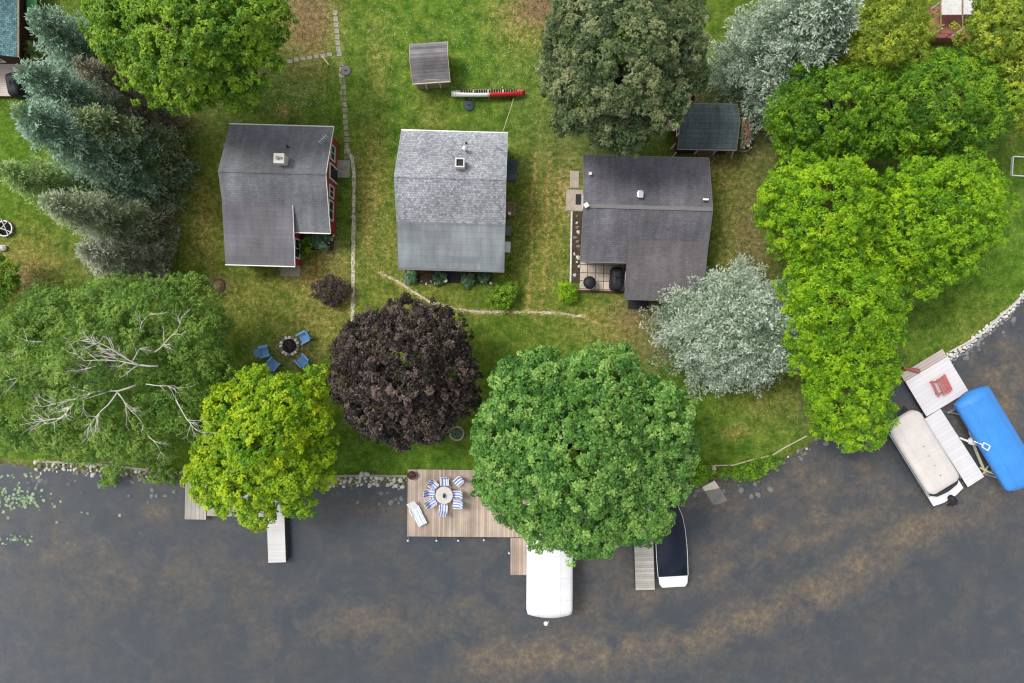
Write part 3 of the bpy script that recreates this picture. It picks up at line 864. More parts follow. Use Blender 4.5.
# --- spruces (pixel of the foot of the trunk)
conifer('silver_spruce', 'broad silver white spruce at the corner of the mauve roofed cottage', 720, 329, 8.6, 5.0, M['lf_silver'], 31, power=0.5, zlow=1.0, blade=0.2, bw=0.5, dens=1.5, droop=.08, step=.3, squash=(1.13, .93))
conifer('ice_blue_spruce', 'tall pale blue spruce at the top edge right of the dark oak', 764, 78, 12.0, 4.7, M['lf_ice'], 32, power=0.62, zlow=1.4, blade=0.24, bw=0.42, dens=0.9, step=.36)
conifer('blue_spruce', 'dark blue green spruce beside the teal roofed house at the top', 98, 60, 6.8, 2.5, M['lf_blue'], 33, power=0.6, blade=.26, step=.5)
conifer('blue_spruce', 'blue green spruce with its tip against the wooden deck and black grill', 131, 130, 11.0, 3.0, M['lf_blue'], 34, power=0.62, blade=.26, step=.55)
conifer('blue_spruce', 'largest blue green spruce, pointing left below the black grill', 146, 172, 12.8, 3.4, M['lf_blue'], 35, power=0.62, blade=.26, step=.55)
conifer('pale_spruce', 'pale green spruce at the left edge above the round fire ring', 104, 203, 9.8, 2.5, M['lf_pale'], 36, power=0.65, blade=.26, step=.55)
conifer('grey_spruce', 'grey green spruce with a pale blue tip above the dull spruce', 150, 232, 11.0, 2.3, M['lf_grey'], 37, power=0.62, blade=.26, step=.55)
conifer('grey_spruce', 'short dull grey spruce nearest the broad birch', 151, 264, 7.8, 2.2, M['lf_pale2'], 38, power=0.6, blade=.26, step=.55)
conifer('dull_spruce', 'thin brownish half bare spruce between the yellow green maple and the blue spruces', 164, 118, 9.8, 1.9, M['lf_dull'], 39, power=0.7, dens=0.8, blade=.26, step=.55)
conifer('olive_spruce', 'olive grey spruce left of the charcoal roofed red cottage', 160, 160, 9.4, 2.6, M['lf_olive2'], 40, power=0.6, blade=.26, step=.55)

# --- shrubs and plants
leaf_tree('shrub', 'dark red brown shrub beside the thin gravel path', 'shrub', [(331, 292, 13, 0.8), (322, 290, 10, 0.7), (341, 290, 10, 0.7), (331, 285, 10, 0.8), (332, 298, 9, 0.6)], M['lf_shrub'], 51, L=0.13, nleaf=5, rc=(0.2, 0.35), trunk_r=0.05, dens=0.7)
leaf_tree('shrub', 'bright green hydrangea in front of the pale grey roof', 'shrub', [(504, 296, 11, 0.8), (496, 299, 8, 0.6), (511, 289, 8, 0.7), (505, 302, 8, 0.6)], M['lf_gold'], 52, L=0.15, nleaf=5, rc=(0.2, 0.35), trunk_r=0.04)
leaf_tree('shrub', 'small lime green bush at the end of the white edging strip', 'shrub', [(567, 292, 9, 0.6), (570, 298, 6, 0.4), (562, 287, 5, 0.5)], M['lf_lime'], 53, L=0.15, nleaf=5, width=0.35, rc=(0.2, 0.3), trunk_r=0.03)
leaf_tree('shrub', 'green bush in the corner between the red wall and the front roof', 'shrub', [(303, 247, 8, 0.7), (301, 253, 7, 0.5), (306, 241, 7, 0.7)], M['lf_mid'], 54, L=0.16, nleaf=5, width=0.35, rc=(0.2, 0.35), trunk_r=0.04)
leaf_tree('shrub', 'darker green bush under the front eave of the red cottage', 'shrub', [(322, 242, 8, 0.6), (315, 240, 7, 0.6), (326, 238, 6, 0.6)], M['lf_hosta'], 55, L=0.16, nleaf=5, width=0.4, rc=(0.2, 0.35), trunk_r=0.04)
leaf_tree('shrub', 'leafy bush on the bank beside the sunken ramp', 'shrub', [(700, 474, 10, 0.5), (692, 470, 8, 0.5), (707, 473, 7, 0.4), (696, 480, 7, 0.2)], M['lf_mid'], 56, L=0.16, nleaf=5, rc=(0.2, 0.4), trunk_r=0.04)
leaf_tree('shrub', 'low green growth along the bank below the pale edging', 'shrub', [(735, 473, 8, 0.2), (748, 471, 9, 0.3), (760, 467, 9, 0.3), (772, 463, 8, 0.3), (725, 474, 6, 0.2), (754, 475, 7, 0.0), (742, 478, 5, 0.0)], M['lf_mid'], 57, L=0.16, nleaf=5, width=0.35, rc=(0.2, 0.4), trunk_r=0.03, dens=0.7)
leaf_tree('shrub', 'green bush leaning from the left rocks into the water', 'shrub', [(110, 476, 8, 0.6), (106, 482, 6, 0.2), (114, 470, 7, 0.7)], M['lf_mid'], 58, L=0.16, nleaf=5, rc=(0.2, 0.4), trunk_r=0.04, dens=0.7)
leaf_tree('shrub', 'green bush at the shore between the golden tree and the left rocks', 'shrub', [(160, 475, 9, 0.5), (172, 477, 8, 0.4), (150, 478, 6, 0.3)], M['lf_birch'], 59, L=0.16, nleaf=5, rc=(0.2, 0.4), trunk_r=0.04, dens=0.7)
leaf_tree('shrub', 'pale flowering shrub beside the green kayak', 'shrub', [(32, 55, 7, 0.6), (36, 62, 7, 0.6), (30, 47, 6, 0.5), (34, 68, 5, .4)], M['lf_pale'], 60, L=0.15, nleaf=5, rc=(0.2, 0.35), trunk_r=0.04, dens=0.7)
for i, (a, b, s, lab) in enumerate(((411, 278, 6, 'hosta at the left end of the bed under the pale grey roof'), (439, 279, 6, 'hosta left of the dark doorstep below the pale grey roof'), (468, 280, 6, 'hosta right of the dark doorstep below the pale grey roof'),
                                    (484, 278, 5, 'dark hosta at the right end of the bed under the pale grey roof'))):
    leaf_tree('hosta', lab, 'plant', [(a, b, s, 0.25), (a + 2, b - 2, s - 1, 0.3)], M['lf_hosta'], 70 + i, L=0.2, nleaf=7, width=0.45, rc=(0.2, 0.3), trunk_r=0.015, dens=0.7, group='hostas along the front bed')


# --- bleached limbs of the birch: a part of the tree
birch = [o for o in bpy.data.objects if o.name == 'birch_tree'][0]
rngd = random.Random(5)


def limb(mb, pts, r0, depth=0):
    ps = []
    for i, p in enumerate(pts):
        ps.append(Vector(p))
    # subdivide with wobble
    q = [ps[0]]
    for a_, b_ in zip(ps[:-1], ps[1:]):
        m = a_.lerp(b_, 0.5) + Vector((rngd.gauss(0, .1), rngd.gauss(0, .1), rngd.gauss(0, .08))) * min(.7, (b_ - a_).length / 3)
        q += [m, b_]
    n_ = len(q)
    mb.tube(q, [r0 * (1 - 0.85 * i / (n_ - 1)) for i in range(n_)], 6)
    if depth < 2:
        tot = sum((b_ - a_).length for a_, b_ in zip(q[:-1], q[1:]))
        nb = max(3, int(tot / (0.36 if depth == 0 else 0.3)))
        for _ in range(nb):
            f = rngd.uniform(0.2, 0.98) * (n_ - 1)
            i = min(int(f), n_ - 2)
            st = q[i].lerp(q[i + 1], f - i)
            d = (q[i + 1] - q[i]).normalized()
            ang = rngd.choice((-1, 1)) * rngd.uniform(0.35, 0.95)
            d = Matrix.Rotation(ang, 3, 'Z') @ d
            d.z += rngd.uniform(-0.25, 0.25)
            ln = rngd.uniform(0.5, 1.7) * (1 - 0.4 * f / n_) * (1 if depth == 0 else 0.45)
            limb(mb, [st, st + d * ln * 0.5 + Vector((0, 0, rngd.gauss(0, .06))), st + d * ln], r0 * (0.5 if depth == 0 else 0.45), depth + 1)


LIMBS = [
    ([(158, 366, 9.9), (140, 365, 10.4), (120, 361, 10.8), (103, 350, 11), (84, 336, 11.1)], .10),
    ([(140, 365, 10.4), (122, 356, 11), (106, 346, 11.1), (86, 338, 11.2)], .07),
    ([(122, 361, 10.6), (105, 360, 10.9), (85, 361, 10.9), (74, 352, 11)], .06),
    ([(132, 362, 10.5), (137, 353, 11), (143, 347, 11.3)], .05),
    ([(100, 365, 10.4), (80, 370, 10.4), (52, 373, 10.2)], .05),
    ([(136, 385, 9.6), (118, 391, 10.2), (95, 391, 10.6), (75, 402, 10.4), (62, 418, 10.2), (44, 424, 10)], .10),
    ([(118, 391, 10.2), (108, 405, 10.2), (95, 418, 10.2), (84, 434, 9.9)], .07),
    ([(118, 393, 10.2), (126, 405, 10), (136, 415, 9.8), (144, 427, 9.4)], .06),
    ([(95, 392, 10.4), (72, 400, 10.4), (50, 405, 10.2), (34, 405, 10)], .06),
    ([(62, 418, 10.2), (40, 421, 10), (20, 425, 9.6)], .05),
    ([(155, 352, 10), (164, 344, 10.4), (176, 332, 10.5), (182, 316, 10.4)], .06),
    ([(45, 342, 9.9), (28, 341, 10.2), (14, 335, 10)], .07),
    ([(176, 400, 8.9), (186, 418, 9.3), (196, 430, 9.2), (208, 436, 8.8)], .06),
    ([(140, 330, 10), (142, 322, 10.4), (152, 312, 10.2)], .05),
    ([(146, 384, 9.8), (168, 386, 9.9), (176, 390, 9.8)], .05),
    ([(148, 436, 8.8), (158, 446, 8.8), (162, 456, 8.4)], .045),
    ([(40, 370, 9.6), (18, 378, 9.6), (0, 382, 9.4)], .05),
]
for pts, r0 in LIMBS:
    mb = MB()
    limb(mb, [W(*p) - birch.location for p in pts], r0 * .62)
    mb.build('bare_limb', M['deadwood'], birch, smooth=True)


# ------------------------------------------------------------------ houses
ROT = R(-1.6)


def slab_roof(prof, x0, x1, th=0.12):
    """closed section following prof (y,z), th thick"""
    m = MB()
    m.xprism(list(prof) + [(y, z - th) for y, z in reversed(prof)], x0, x1)
    return m


def window(parent, c, w, h, face, frame=None):
    """face: 'E','W','S','N' outward direction; c: centre on the wall's outer face"""
    ax = {'E': (1, 0), 'W': (-1, 0), 'S': (0, -1), 'N': (0, 1)}[face]
    along_y = face in 'EW'
    c = Vector(c)
    n = Vector((ax[0], ax[1], 0))

    def bx(mb, off, du, dz, su, sz, dep):
        p = c + n * off + (Vector((0, du, dz)) if along_y else Vector((du, 0, dz)))
        mb.box(p, (dep, su, sz) if along_y else (su, dep, sz))
    g = MB()
    bx(g, 0.012, 0, 0, w, h, 0.03)
    o = g.build('window', M['glass'], parent)
    f = MB()
    for sgn in (-1, 1):
        bx(f, 0.03, sgn * (w / 2 + 0.045), 0, 0.09, h + 0.18, 0.07)
        bx(f, 0.03, 0, sgn * (h / 2 + 0.045), w, 0.09, 0.07)
    bx(f, 0.03, 0, 0, 0.05, h, 0.05)
    f.build('frame', frame or M['white'], o)
    return o


def door(parent, c, w, h, face, mat):
    ax = {'E': (1, 0), 'W': (-1, 0), 'S': (0, -1), 'N': (0, 1)}[face]
    n = Vector((ax[0], ax[1], 0))
    c = Vector(c)
    al = face in 'EW'
    d = MB().box(c + n * 0.02, (0.05, w, h) if al else (w, 0.05, h)).build('door', mat, parent)
    f = MB()
    for s in (-1, 1):
        f.box(c + n * 0.03 + (Vector((0, s * (w / 2 + 0.05), 0)) if al else Vector((s * (w / 2 + 0.05), 0, 0))), (0.08, 0.1, h) if al else (0.1, 0.08, h))
    f.box(c + n * 0.03 + Vector((0, 0, h / 2 + 0.05)), (0.08, w + 0.2, 0.1) if al else (w + 0.2, 0.08, 0.1))
    f.build('frame', M['white'], d)
    MB().lathe([(0.0, -0.03), (0.035, -0.02), (0.035, 0.02), (0.0, 0.03)], c + n * 0.08 + (Vector((0, w * .38, 0)) if al else Vector((w * .38, 0, 0))), 10).build('handle', M['alu'], d)
    return d


def fascia(parent, prof, x0, x1, mat, ends=(True, True), eaves=(True, True)):
    f = MB()
    for x, on in ((x0 - 0.018, ends[0]), (x1 + 0.018, ends[1])):
        if on:
            for (y0, z0), (y1, z1) in zip(prof[:-1], prof[1:]):
                f.xprism([(y0, z0 + 0.012), (y1, z1 + 0.012), (y1, z1 - 0.11), (y0, z0 - 0.11)], x - 0.015, x + 0.015)
    for (y, z), on, s in ((prof[0], eaves[0], 1), (prof[-1], eaves[1], -1)):
        if on:   # eaves gutter
            f.box(((x0 + x1) / 2, y + s * 0.045, z - 0.05), (x1 - x0 + 0.05, 0.075, 0.09))
    return f.build('trim', mat, parent)


def vent_pipe(parent, x, y, z, r=0.06, h=0.4, mat=None):
    return MB().tube([(x, y, z - 0.2), (x, y, z + h)], r, 12).build('vent_pipe', mat or M['dark'], parent)


# ---- red cottage, charcoal roof
h1 = thing('cottage', 'red cottage with a charcoal roof and an L shaped front roof', 'house', (-15.8, 11.1, 0), ROT)
x0, x1, yb, yf = -3.54, 3.54, 3.6, -3.62
prof = [(yb, 2.5), (0, 4.1), (yf, 2.6)]
roof = slab_roof(prof, x0, x1).build('roof', M['shingle_dark'], h1)
fascia(h1, prof, x0, x1, M['white'], ends=(False, True))
MB().tube([(x0, 0, 4.1), (x1, 0, 4.1)], 0.07, 8).build('ridge_cap', M['shingle_dark'], roof)
xe = 1.18
prof2 = [(-1.95, 3.36), (-5.93, 2.55)]
proof = slab_roof(prof2, x0, xe).build('porch_roof', M['rolled_dark'], h1)
fascia(h1, prof2, x0, xe, M['white'], ends=(False, True), eaves=(False, True))
wm = MB()
wm.xprism([(yb - .3, -0.1), (yb - .3, 2.48), (0, 3.94), (yf + .3, 2.58), (yf + .3, -0.1)], x0 + 0.25, x1 - 0.3)
wm.xprism([(yf + .29, -0.1), (yf + .29, 2.85), (-5.65, 2.45), (-5.65, -0.1)], x0 + 0.26, xe - 0.25)
wm.build('wall', M['red'], h1)
xw = x1 - 0.3
window(h1, (xw, -1.9, 1.5), 1.2, 1.0, 'E')
window(h1, (xw, -0.6, 1.5), 0.7, 1.0, 'E')
window(h1, (xw, 2.1, 1.5), 0.9, 1.0, 'E')
door(h1, (xw, 0.75, 1.05), 0.9, 2.0, 'E', M['dark'])
window(h1, (xe - 0.25, -4.6, 1.4), 1.2, 1.0, 'E')
for a in (-2.6, -1.2, 0.1):
    window(h1, (a, -5.65, 1.35), 1.0, 1.0, 'S')
window(h1, (2.3, yf + .3, 1.4), 1.0, 1.0, 'S')
window(h1, (-1.5, yb - .3, 1.4), 1.0, 1.0, 'N')
ch = MB().box((0.62, 0.84, 4.05), (0.62, 0.58, 1.0)).box((0.62, 0.84, 4.58), (0.7, 0.66, 0.1)).build('chimney', M['offwhite'], roof, bevel=0.02)
MB().tube([(0.54, 0.84, 4.6), (0.54, 0.84, 4.75)], 0.12, 12).tube([(0.77, 0.84, 4.6), (0.77, 0.84, 4.72)], 0.09, 12).build('flue', M['slab'], h1)
vent_pipe(roof, 0.75, 1.95, 3.35, 0.06, 0.3)
an = MB().tube([(3.2, 2.4, 3.05), (3.2, 2.4, 3.9)], 0.02, 6).tube([(2.95, 2.15, 3.85), (3.45, 2.65, 3.85)], 0.02, 6)
for k in (-.2, -.05, .1, .22):
    an.tube([(3.2 + k - .12, 2.4 + k + .12, 3.85), (3.2 + k + .12, 2.4 + k - .12, 3.85)], 0.012, 5)
an.build('antenna', M['alu'], roof)

# ---- pale roofed cottage
h2 = thing('cottage', 'sage cottage with a pale grey speckled roof in the middle', 'house', (-4.0, 10.57, 0), ROT)
x0, x1, yb, yf = -3.6, 3.6, 3.68, -2.68
prof = [(yb, 2.6), (0, 4.9), (yf, 3.42)]
roof = slab_roof(prof, x0, x1).build('roof', M['shingle_light'], h2)
MB().tube([(x0, 0, 4.87), (x1, 0, 4.87)], 0.08, 8).build('ridge_cap', M['shingle_light'], roof)
prof2 = [(yf + 0.05, 3.43), (-5.68, 2.4)]
proof = slab_roof(prof2, x0, x1).build('porch_roof', M['rolled_light'], h2)
fascia(h2, prof, x0, x1, M['alu'], eaves=(True, False))
fascia(h2, prof2, x0, x1, M['graywall'], eaves=(False, True))
wm = MB().xprism([(yb - .3, -0.1), (yb - .3, 2.6), (0, 4.72), (yf, 3.25), (-5.3, 2.36), (-5.3, -0.1)], x0 + 0.25, x1 - 0.25)
wm.build('wall', M['tanwall'], h2)
for a in (-2.4, 2.4):
    window(h2, (a, -5.3, 1.4), 1.6, 1.1, 'S')
door(h2, (0.0, -5.3, 1.02), 0.95, 2.0, 'S', M['brown'])
window(h2, (x1 - .25, 1.4, 1.5), 1.0, 1.0, 'E')
window(h2, (x1 - .25, -3.9, 1.5), 1.0, 1.0, 'E')
door(h2, (x1 - .25, -0.6, 1.05), 0.9, 2.0, 'E', M['white'])
window(h2, (x0 + .25, 0.5, 1.5), 1.0, 1.0, 'W')
window(h2, (-1.5, yb - .3, 1.5), 1.0, 1.0, 'N')
cm = MB()
for a, b, c, d in ((0, .26, .6, .08), (0, -.26, .6, .08), (.26, 0, .08, .44), (-.26, 0, .08, .44)):
    cm.box((0.62 + a, 0.95 + b, 4.6), (c, d, 1.1))
chim = cm.build('chimney', M['offwhite'], roof)
MB().box((0.62, 0.95, 4.55), (0.43, 0.43, 0.95)).build('flue', M['dark'], h2)
MB().tube([(0.85, 2.15, 3.3), (0.85, 2.15, 4.1)], 0.09, 12).lathe([(0.0, 0.16), (0.16, 0.1), (0.17, 0.0), (0.0, 0.0)][::-1], (0.85, 2.15, 4.12), 14).build('stove_pipe', M['alu'], roof, smooth=False)
vent_pipe(roof, 0.85, 2.75, 3.1, 0.06, 0.35)
MB().tube([(3.1, 2.35, 3.2), (3.1, 2.35, 3.6)], 0.025, 6).tube([(2.85, 2.5, 3.6), (3.35, 2.2, 3.6)], 0.03, 6).build('service_mast', M['grey'], roof)

# ---- mauve roofed cottage
h3 = thing('cottage', 'grey cottage with a mauve charcoal roof beside the silver spruce', 'house', (9.0, 8.85, 0), ROT)
x0, x1, yb, yf = -4.25, 4.25, 3.66, -3.5
prof = [(yb, 2.7), (0, 3.9), (yf, 2.6)]
roof = slab_roof(prof, x0, x1).build('roof', M['shingle_mauve'], h3)
MB().box((0, 0, 3.9), (8.5, 0.26, 0.06)).build('ridge_cap', M['graywall'], roof)
fascia(h3, prof, x0, x1, M['graywall'])
prof2 = [(-2.05, 3.3), (-5.95, 2.25)]
proof = slab_roof(prof2, -1.12, 4.2).build('porch_roof', M['shingle_mauve2'], h3)
fascia(h3, prof2, -1.12, 4.2, M['shingle_mauve2'], eaves=(False, True))
wm = MB()
wm.xprism([(yb - .3, -0.1), (yb - .3, 2.66), (0, 3.74), (yf + .3, 2.56), (yf + .3, -0.1)], x0 + 0.3, x1 - 0.3)
wm.xprism([(yf + .29, -0.1), (yf + .29, 2.75), (-5.6, 2.2), (-5.6, -0.1)], -0.85, 3.9)
wm.build('wall', M['graywall'], h3)
door(h3, (x0 + .3, 0.9, 1.05), 0.9, 2.0, 'W', M['white'])
window(h3, (x0 + .3, -1.5, 1.5), 1.1, 1.0, 'W')
window(h3, (x0 + .3, 2.4, 1.5), 0.9, 0.9, 'W')
window(h3, (-2.4, yf + .3, 1.4), 1.5, 1.1, 'S')
for a in (0.4, 2.6):
    window(h3, (a, -5.6, 1.35), 1.3, 1.0, 'S')
window(h3, (-0.85, -4.5, 1.4), 1.0, 1.0, 'W')
window(h3, (x1 - .3, 0.3, 1.5), 1.0, 1.0, 'E')
MB().box((-0.55, 0.85, 3.75), (0.42, 0.36, 0.5)).box((-0.55, 0.85, 4.03), (0.3, 0.5, 0.06)).build('roof_vent', M['alu'], roof, bevel=0.02)
MB().tube([(-0.95, 2.6, 2.9), (-0.95, 2.6, 3.5)], 0.03, 8).build('vent_pipe', M['alu'], roof)
MB().tube([(3.9, 0.6, 3.6), (3.9, 0.6, 4.0)], 0.025, 6).box((3.75, 0.62, 4.0), (0.36, 0.12, 0.12)).build('service_mast', M['white'], roof)
MB().tube([(-3.85, 2.2, 3.1), (-3.85, 2.2, 3.5)], 0.03, 6).box((-3.85, 2.25, 3.5), (0.2, 0.2, 0.06)).build('service_mast', M['white'], roof)
MB().tube([(-4.1, 0.1, 3.85), (-4.1, 0.1, 4.15)], 0.025, 6).box((-4.12, 0.0, 4.12), (0.3, 0.3, 0.08), 0.6).build('roof_light', M['white'], roof)

# ---- neighbour's house at the left edge
h4 = thing('house', 'dark brown house with a teal shingle roof in the upper left corner', 'house', W(-30, 10), 0)
xr = W(17, 10, 2.3)[0] - h4.location.x
ys = W(10, 57, 2.3)[1] - h4.location.y
prof = [(6.5, 4.6), (ys, 4.6)]
rm = MB()
rm.add([(xr - 6, ys, 4.3), (xr, ys, 2.3), (xr, 6.5, 2.3), (xr - 6, 6.5, 4.3), (xr - 6, ys, 4.15), (xr, ys, 2.15), (xr, 6.5, 2.15), (xr - 6, 6.5, 4.15)],
       [(0, 1, 2, 3), (7, 6, 5, 4), (0, 4, 5, 1), (1, 5, 6, 2), (2, 6, 7, 3), (3, 7, 4, 0)])
rm.build('roof', M['shingle_teal'], h4)
MB().box((xr + .05, (ys + 6.5) / 2, 2.22), (0.1, 6.5 - ys, 0.12)).build('gutter', M['lumber'], h4)
MB().xprism([(ys + .3, -.1), (ys + .3, 2.3), (6.3, 2.3), (6.3, -.1)], xr - 6, xr - 0.7).build('wall', M['brown'], h4)
window(h4, (xr - .7, 1.5, 1.3), 1.2, 0.9, 'E')
window(h4, (xr - 2.5, ys + .3, 1.4), 1.2, 1.0, 'S')

dk = thing('wood_deck', 'pale pinkish wooden deck in front of the teal roofed house', 'deck', W(4, 78, 0.4) * 1.0, 0)
dk.location.z = 0
a_ = W(-40, 60, .4) - dk.location
b_ = W(24, 96, .4) - dk.location
MB().box(((a_.x + b_.x) / 2, (a_.y + b_.y) / 2, 0.36), (b_.x - a_.x, a_.y - b_.y, 0.08)).build('decking', M['deck_pink'], dk)
fm = MB()
for q in (a_.y - .05, b_.y + .05):
    fm.box(((a_.x + b_.x) / 2, q, 0.14), (b_.x - a_.x, 0.06, 0.34))
fm.box((b_.x - .05, (a_.y + b_.y) / 2, 0.14), (0.06, a_.y - b_.y - .2, 0.34))
fm.build('skirt', M['brown'], dk)
pl = MB().box((-.2, 0, 0), (1.2, 1.2, .04))


def gas_grill(label, loc, rot, covered=True):
    g = thing('gas_grill', label, 'grill', loc, rot)
    P = []
    w, d = 0.42, 0.8
    for i, (z, s) in enumerate(((0.05, 1.0), (0.5, 0.98), (0.85, 1.02), (1.02, 0.9), (1.12, 0.6), (1.14, 0.1))):
        row = []
        for k in range(28):
            t_ = 2 * math.pi * k / 28
            ex = 0.35
            x = math.copysign(abs(math.cos(t_)) ** ex, math.cos(t_)) * w * s
            y = math.copysign(abs(math.sin(t_)) ** ex, math.sin(t_)) * d * s
            row.append((x + 0.02 * math.sin(5 * t_ + i), y + 0.02 * math.cos(7 * t_ + i), z))
        row.append(row[0])
        P.append(row)
    MB().grid(P).build('cover', M['black'], g, smooth=True, solid=0.01)
    m_ = MB()
    for a in (-.3, .3):
        for b in (-.6, .6):
            m_.tube([(a, b, 0), (a, b, .2)], .04, 8)
    m_.build('wheel_base', M['dark'], g)
    MB().bar((-w * 1.02, -.3, 0.8), (-w * 1.02, .3, 0.8), 0.04).build('handle', M['dark'], g)
    return g


gas_grill('black covered grill on the pinkish deck under the blue spruce tip', (W(17, 86, .9).x, W(17, 86, .9).y, .4), R(8))
gas_grill('black covered gas grill against the front roof on the slab patio', (W(616, 279, .5).x, W(616, 279, .5).y, .05), R(-2))
kg = thing('kettle_grill', 'round black kettle grill on the slab patio', 'grill', (W(589, 283, .5).x, W(589, 283, .5).y, .05))
MB().lathe([(0.02, .55), (.3, .62), (.43, .78), (.45, .85), (.4, 1.0), (.25, 1.1), (.05, 1.13)], n=24).build('lid', M['black'], kg, smooth=True)
MB().box((0, 0, 1.17), (.18, .04, .05)).build('handle', M['dark'], kg)
lg = MB()
for k in range(3):
    t_ = k * 2.1
    lg.tube([(math.cos(t_) * .18, math.sin(t_) * .18, .62), (math.cos(t_) * .36, math.sin(t_) * .36, 0)], .02, 8)
lg.build('leg_stand', M['grey'], kg)

# ---- kayak beside the teal roofed house


def hull(L, Wd, Hh, bow=0.9, n=18, m=12, stern=1.0, keel=0.0):
    """open shell, x along the length, opening up"""
    P = []
    for i in range(n + 1):
        u = i / n
        s = math.sin(math.pi * min(1, max(0, u))) ** bow if stern else (1 - u ** 3)
        row = []
        for j in range(m + 1):
            t_ = math.pi * j / m
            row.append(((u - .5) * L, -math.cos(t_) * Wd / 2 * max(s, .02), Hh - math.sin(t_) ** 0.7 * Hh * (0.35 + 0.65 * s) + 0.16 * Hh * (abs(2 * u - 1) ** 4)))
        P.append(row)
    return P


ky = thing('kayak', 'light green kayak leaning beside the teal roofed house', 'kayak', (W(31.5, 3, .6).x, W(31.5, 3, .6).y, 0.35), R(88))
MB().grid(hull(3.6, 0.75, 0.32)).build('hull', M['kayak_green'], ky, smooth=True, solid=0.02)
dkm = []
for i in range(19):
    u = i / 18
    s = max(.02, math.sin(math.pi * u) ** .9)
    dkm.append([((u - .5) * 3.6, y * s * .375, .33 + .05 * (1 - y * y) * s + .05 * abs(2 * u - 1) ** 4) for y in (-1, -.6, -.2, .2, .6, 1)])
MB().grid(dkm).build('top_deck', M['kayak_green'], ky, smooth=True, solid=0.015)
kr = MB()
for q in (-1.1, 1.1):
    kr.box((q, 0, -0.16), (.1, .8, .38))
kr.build('rack', M['brown'], ky)

# ---- red decked pavilion at the top right
pv = thing('pavilion', 'red decked pavilion with a white panel roof half hidden by trees', 'pavilion', (W(953, 22, .9).x, W(953, 22, .9).y, 0))
wx, wy = 3.1, 2.0
MB().box((0, 0, .82), (wx + .1, wy + .2, .12)).box((0, -1.04, .4), (3.1, .05, .8)).build('floor_deck', M['redwood'], pv)
rl = MB()
for q in (-1.5, -.5, .5, 1.5):
    rl.box((q, -1.08, 1.2), (.06, .06, .7))
rl.box((0, -1.08, 1.55), (3.1, .07, .05))
rl.build('railing', M['redwood'], pv)
for a in (-1.45, 0, 1.45):
    for b in (-.95, .95):
        MB().box((a, b, 1.0), (.08, .08, 2.0)).build('post', M['offwhite'], pv)
MB().box((-0.85, .5, 2.06), (1.35, 1.1, .06)).build('roof_panel', M['offwhite'], pv)
MB().box((0.75, .52, 2.06), (1.55, 1.1, .06)).build('roof_panel', M['offwhite'], pv)
for a in (-1.55, -.05, 1.5):
    MB().box((a, 0.1, 2.0), (.05, 2.3, .06)).build('beam', M['lumber'], pv)

# ---- small weathered shed on the lawn
s1 = thing('garden_shed', 'small weathered wooden shed on the lawn above the pale grey roof', 'shed', (W(430, 62, 1.8).x, W(430, 62, 1.8).y, 0), R(4.0))
prof = [(1.36, 1.75), (0.12, 2.5), (-1.36, 1.72)]
slab_roof(prof, -1.3, 1.28, .08).build('roof', M['shedroof'], s1)
fascia(s1, prof, -1.3, 1.28, M['timber'], eaves=(False, True))
MB().xprism([(1.15, 0), (1.15, 1.75), (.12, 2.4), (-1.15, 1.72), (-1.15, 0)], -1.15, 1.12).build('wall', M['lumber'], s1)
door(s1, (0, -1.15, .9), .9, 1.6, 'S', M['lumber'])

# ---- shed with lumber on the right
s2 = thing('garden_shed', 'dark roofed shed under the oak, behind the mauve roof', 'shed', (W(708, 126, 2.2).x, W(708, 126, 2.2).y, 0), R(-1))
prof = [(1.5, 2.15), (0.1, 2.75), (-1.55, 2.1)]
slab_roof(prof, -2.0, 2.0, .1).build('roof', M['shingle_green'], s2)
fascia(s2, prof, -2.0, 2.0, M['graywall'])
MB().xprism([(1.3, 0), (1.3, 2.12), (.1, 2.62), (-1.3, 2.1), (-1.3, 0)], -1.8, 1.8).build('wall', M['brown'], s2)
door(s2, (0.3, -1.3, 1.0), 1.2, 1.8, 'S', M['redwood'])
window(s2, (-1.8, 0.1, 1.3), .8, .7, 'W')

# lumber and racks beside that shed
lr = thing('lumber_rack', 'rack of weathered boards and firewood at the right side of the dark shed', 'lumber rack', (W(743, 134).x, W(743, 134).y, 0), R(-4))
m_ = MB()
for a in (-1.3, 1.3):
    m_.box((-.28, a, .6), (.1, .1, 1.2)).box((.28, a, .6), (.1, .1, 1.2)).box((0, a, .25), (.7, .1, .1))
m_.build('frame', M['lumber'], lr)
m_ = MB()
rr_ = random.Random(2)
for k in range(9):
    y = rr_.uniform(-.15, .15)
    m_.box((rr_.uniform(-.3, .2), y, .34 + k * .075), (.13, rr_.uniform(1.8, 2.7), .05), R(rr_.uniform(-3, 3)))
m_.build('board', M['timber'], lr)
m_ = MB()
for k in range(26):
    m_.tube([(rr_.uniform(-.35, -.1), rr_.uniform(-1, 1), .95 + rr_.uniform(0, .3)), (rr_.uniform(.0, .3), rr_.uniform(-1, 1), .95 + rr_.uniform(0, .3))], rr_.uniform(.04, .08), 7)
m_.build('firewood', M['firewood'], lr)
tr = thing('trestle', 'pale sawn timber trestle leaning at the lower left of the dark shed', 'trestle', (W(678, 143).x, W(678, 143).y, 0))
m_ = MB()
m_.bar((-.55, -.45, .05), (.2, .35, 1.0), .1).bar((-.4, -1.0, .05), (.3, -.1, 1.0), .1).bar((.25, -.1, .95), (.35, .9, 1.1), .1).bar((.3, -.1, .1), (.3, .5, 1.1), .08)
m_.build('timber_frame', M['timber'], tr)
tr = thing('trestle', 'pale sawn timber trestle propped under the lower right eave of the dark shed', 'trestle', (W(731, 147).x, W(731, 147).y, 0))
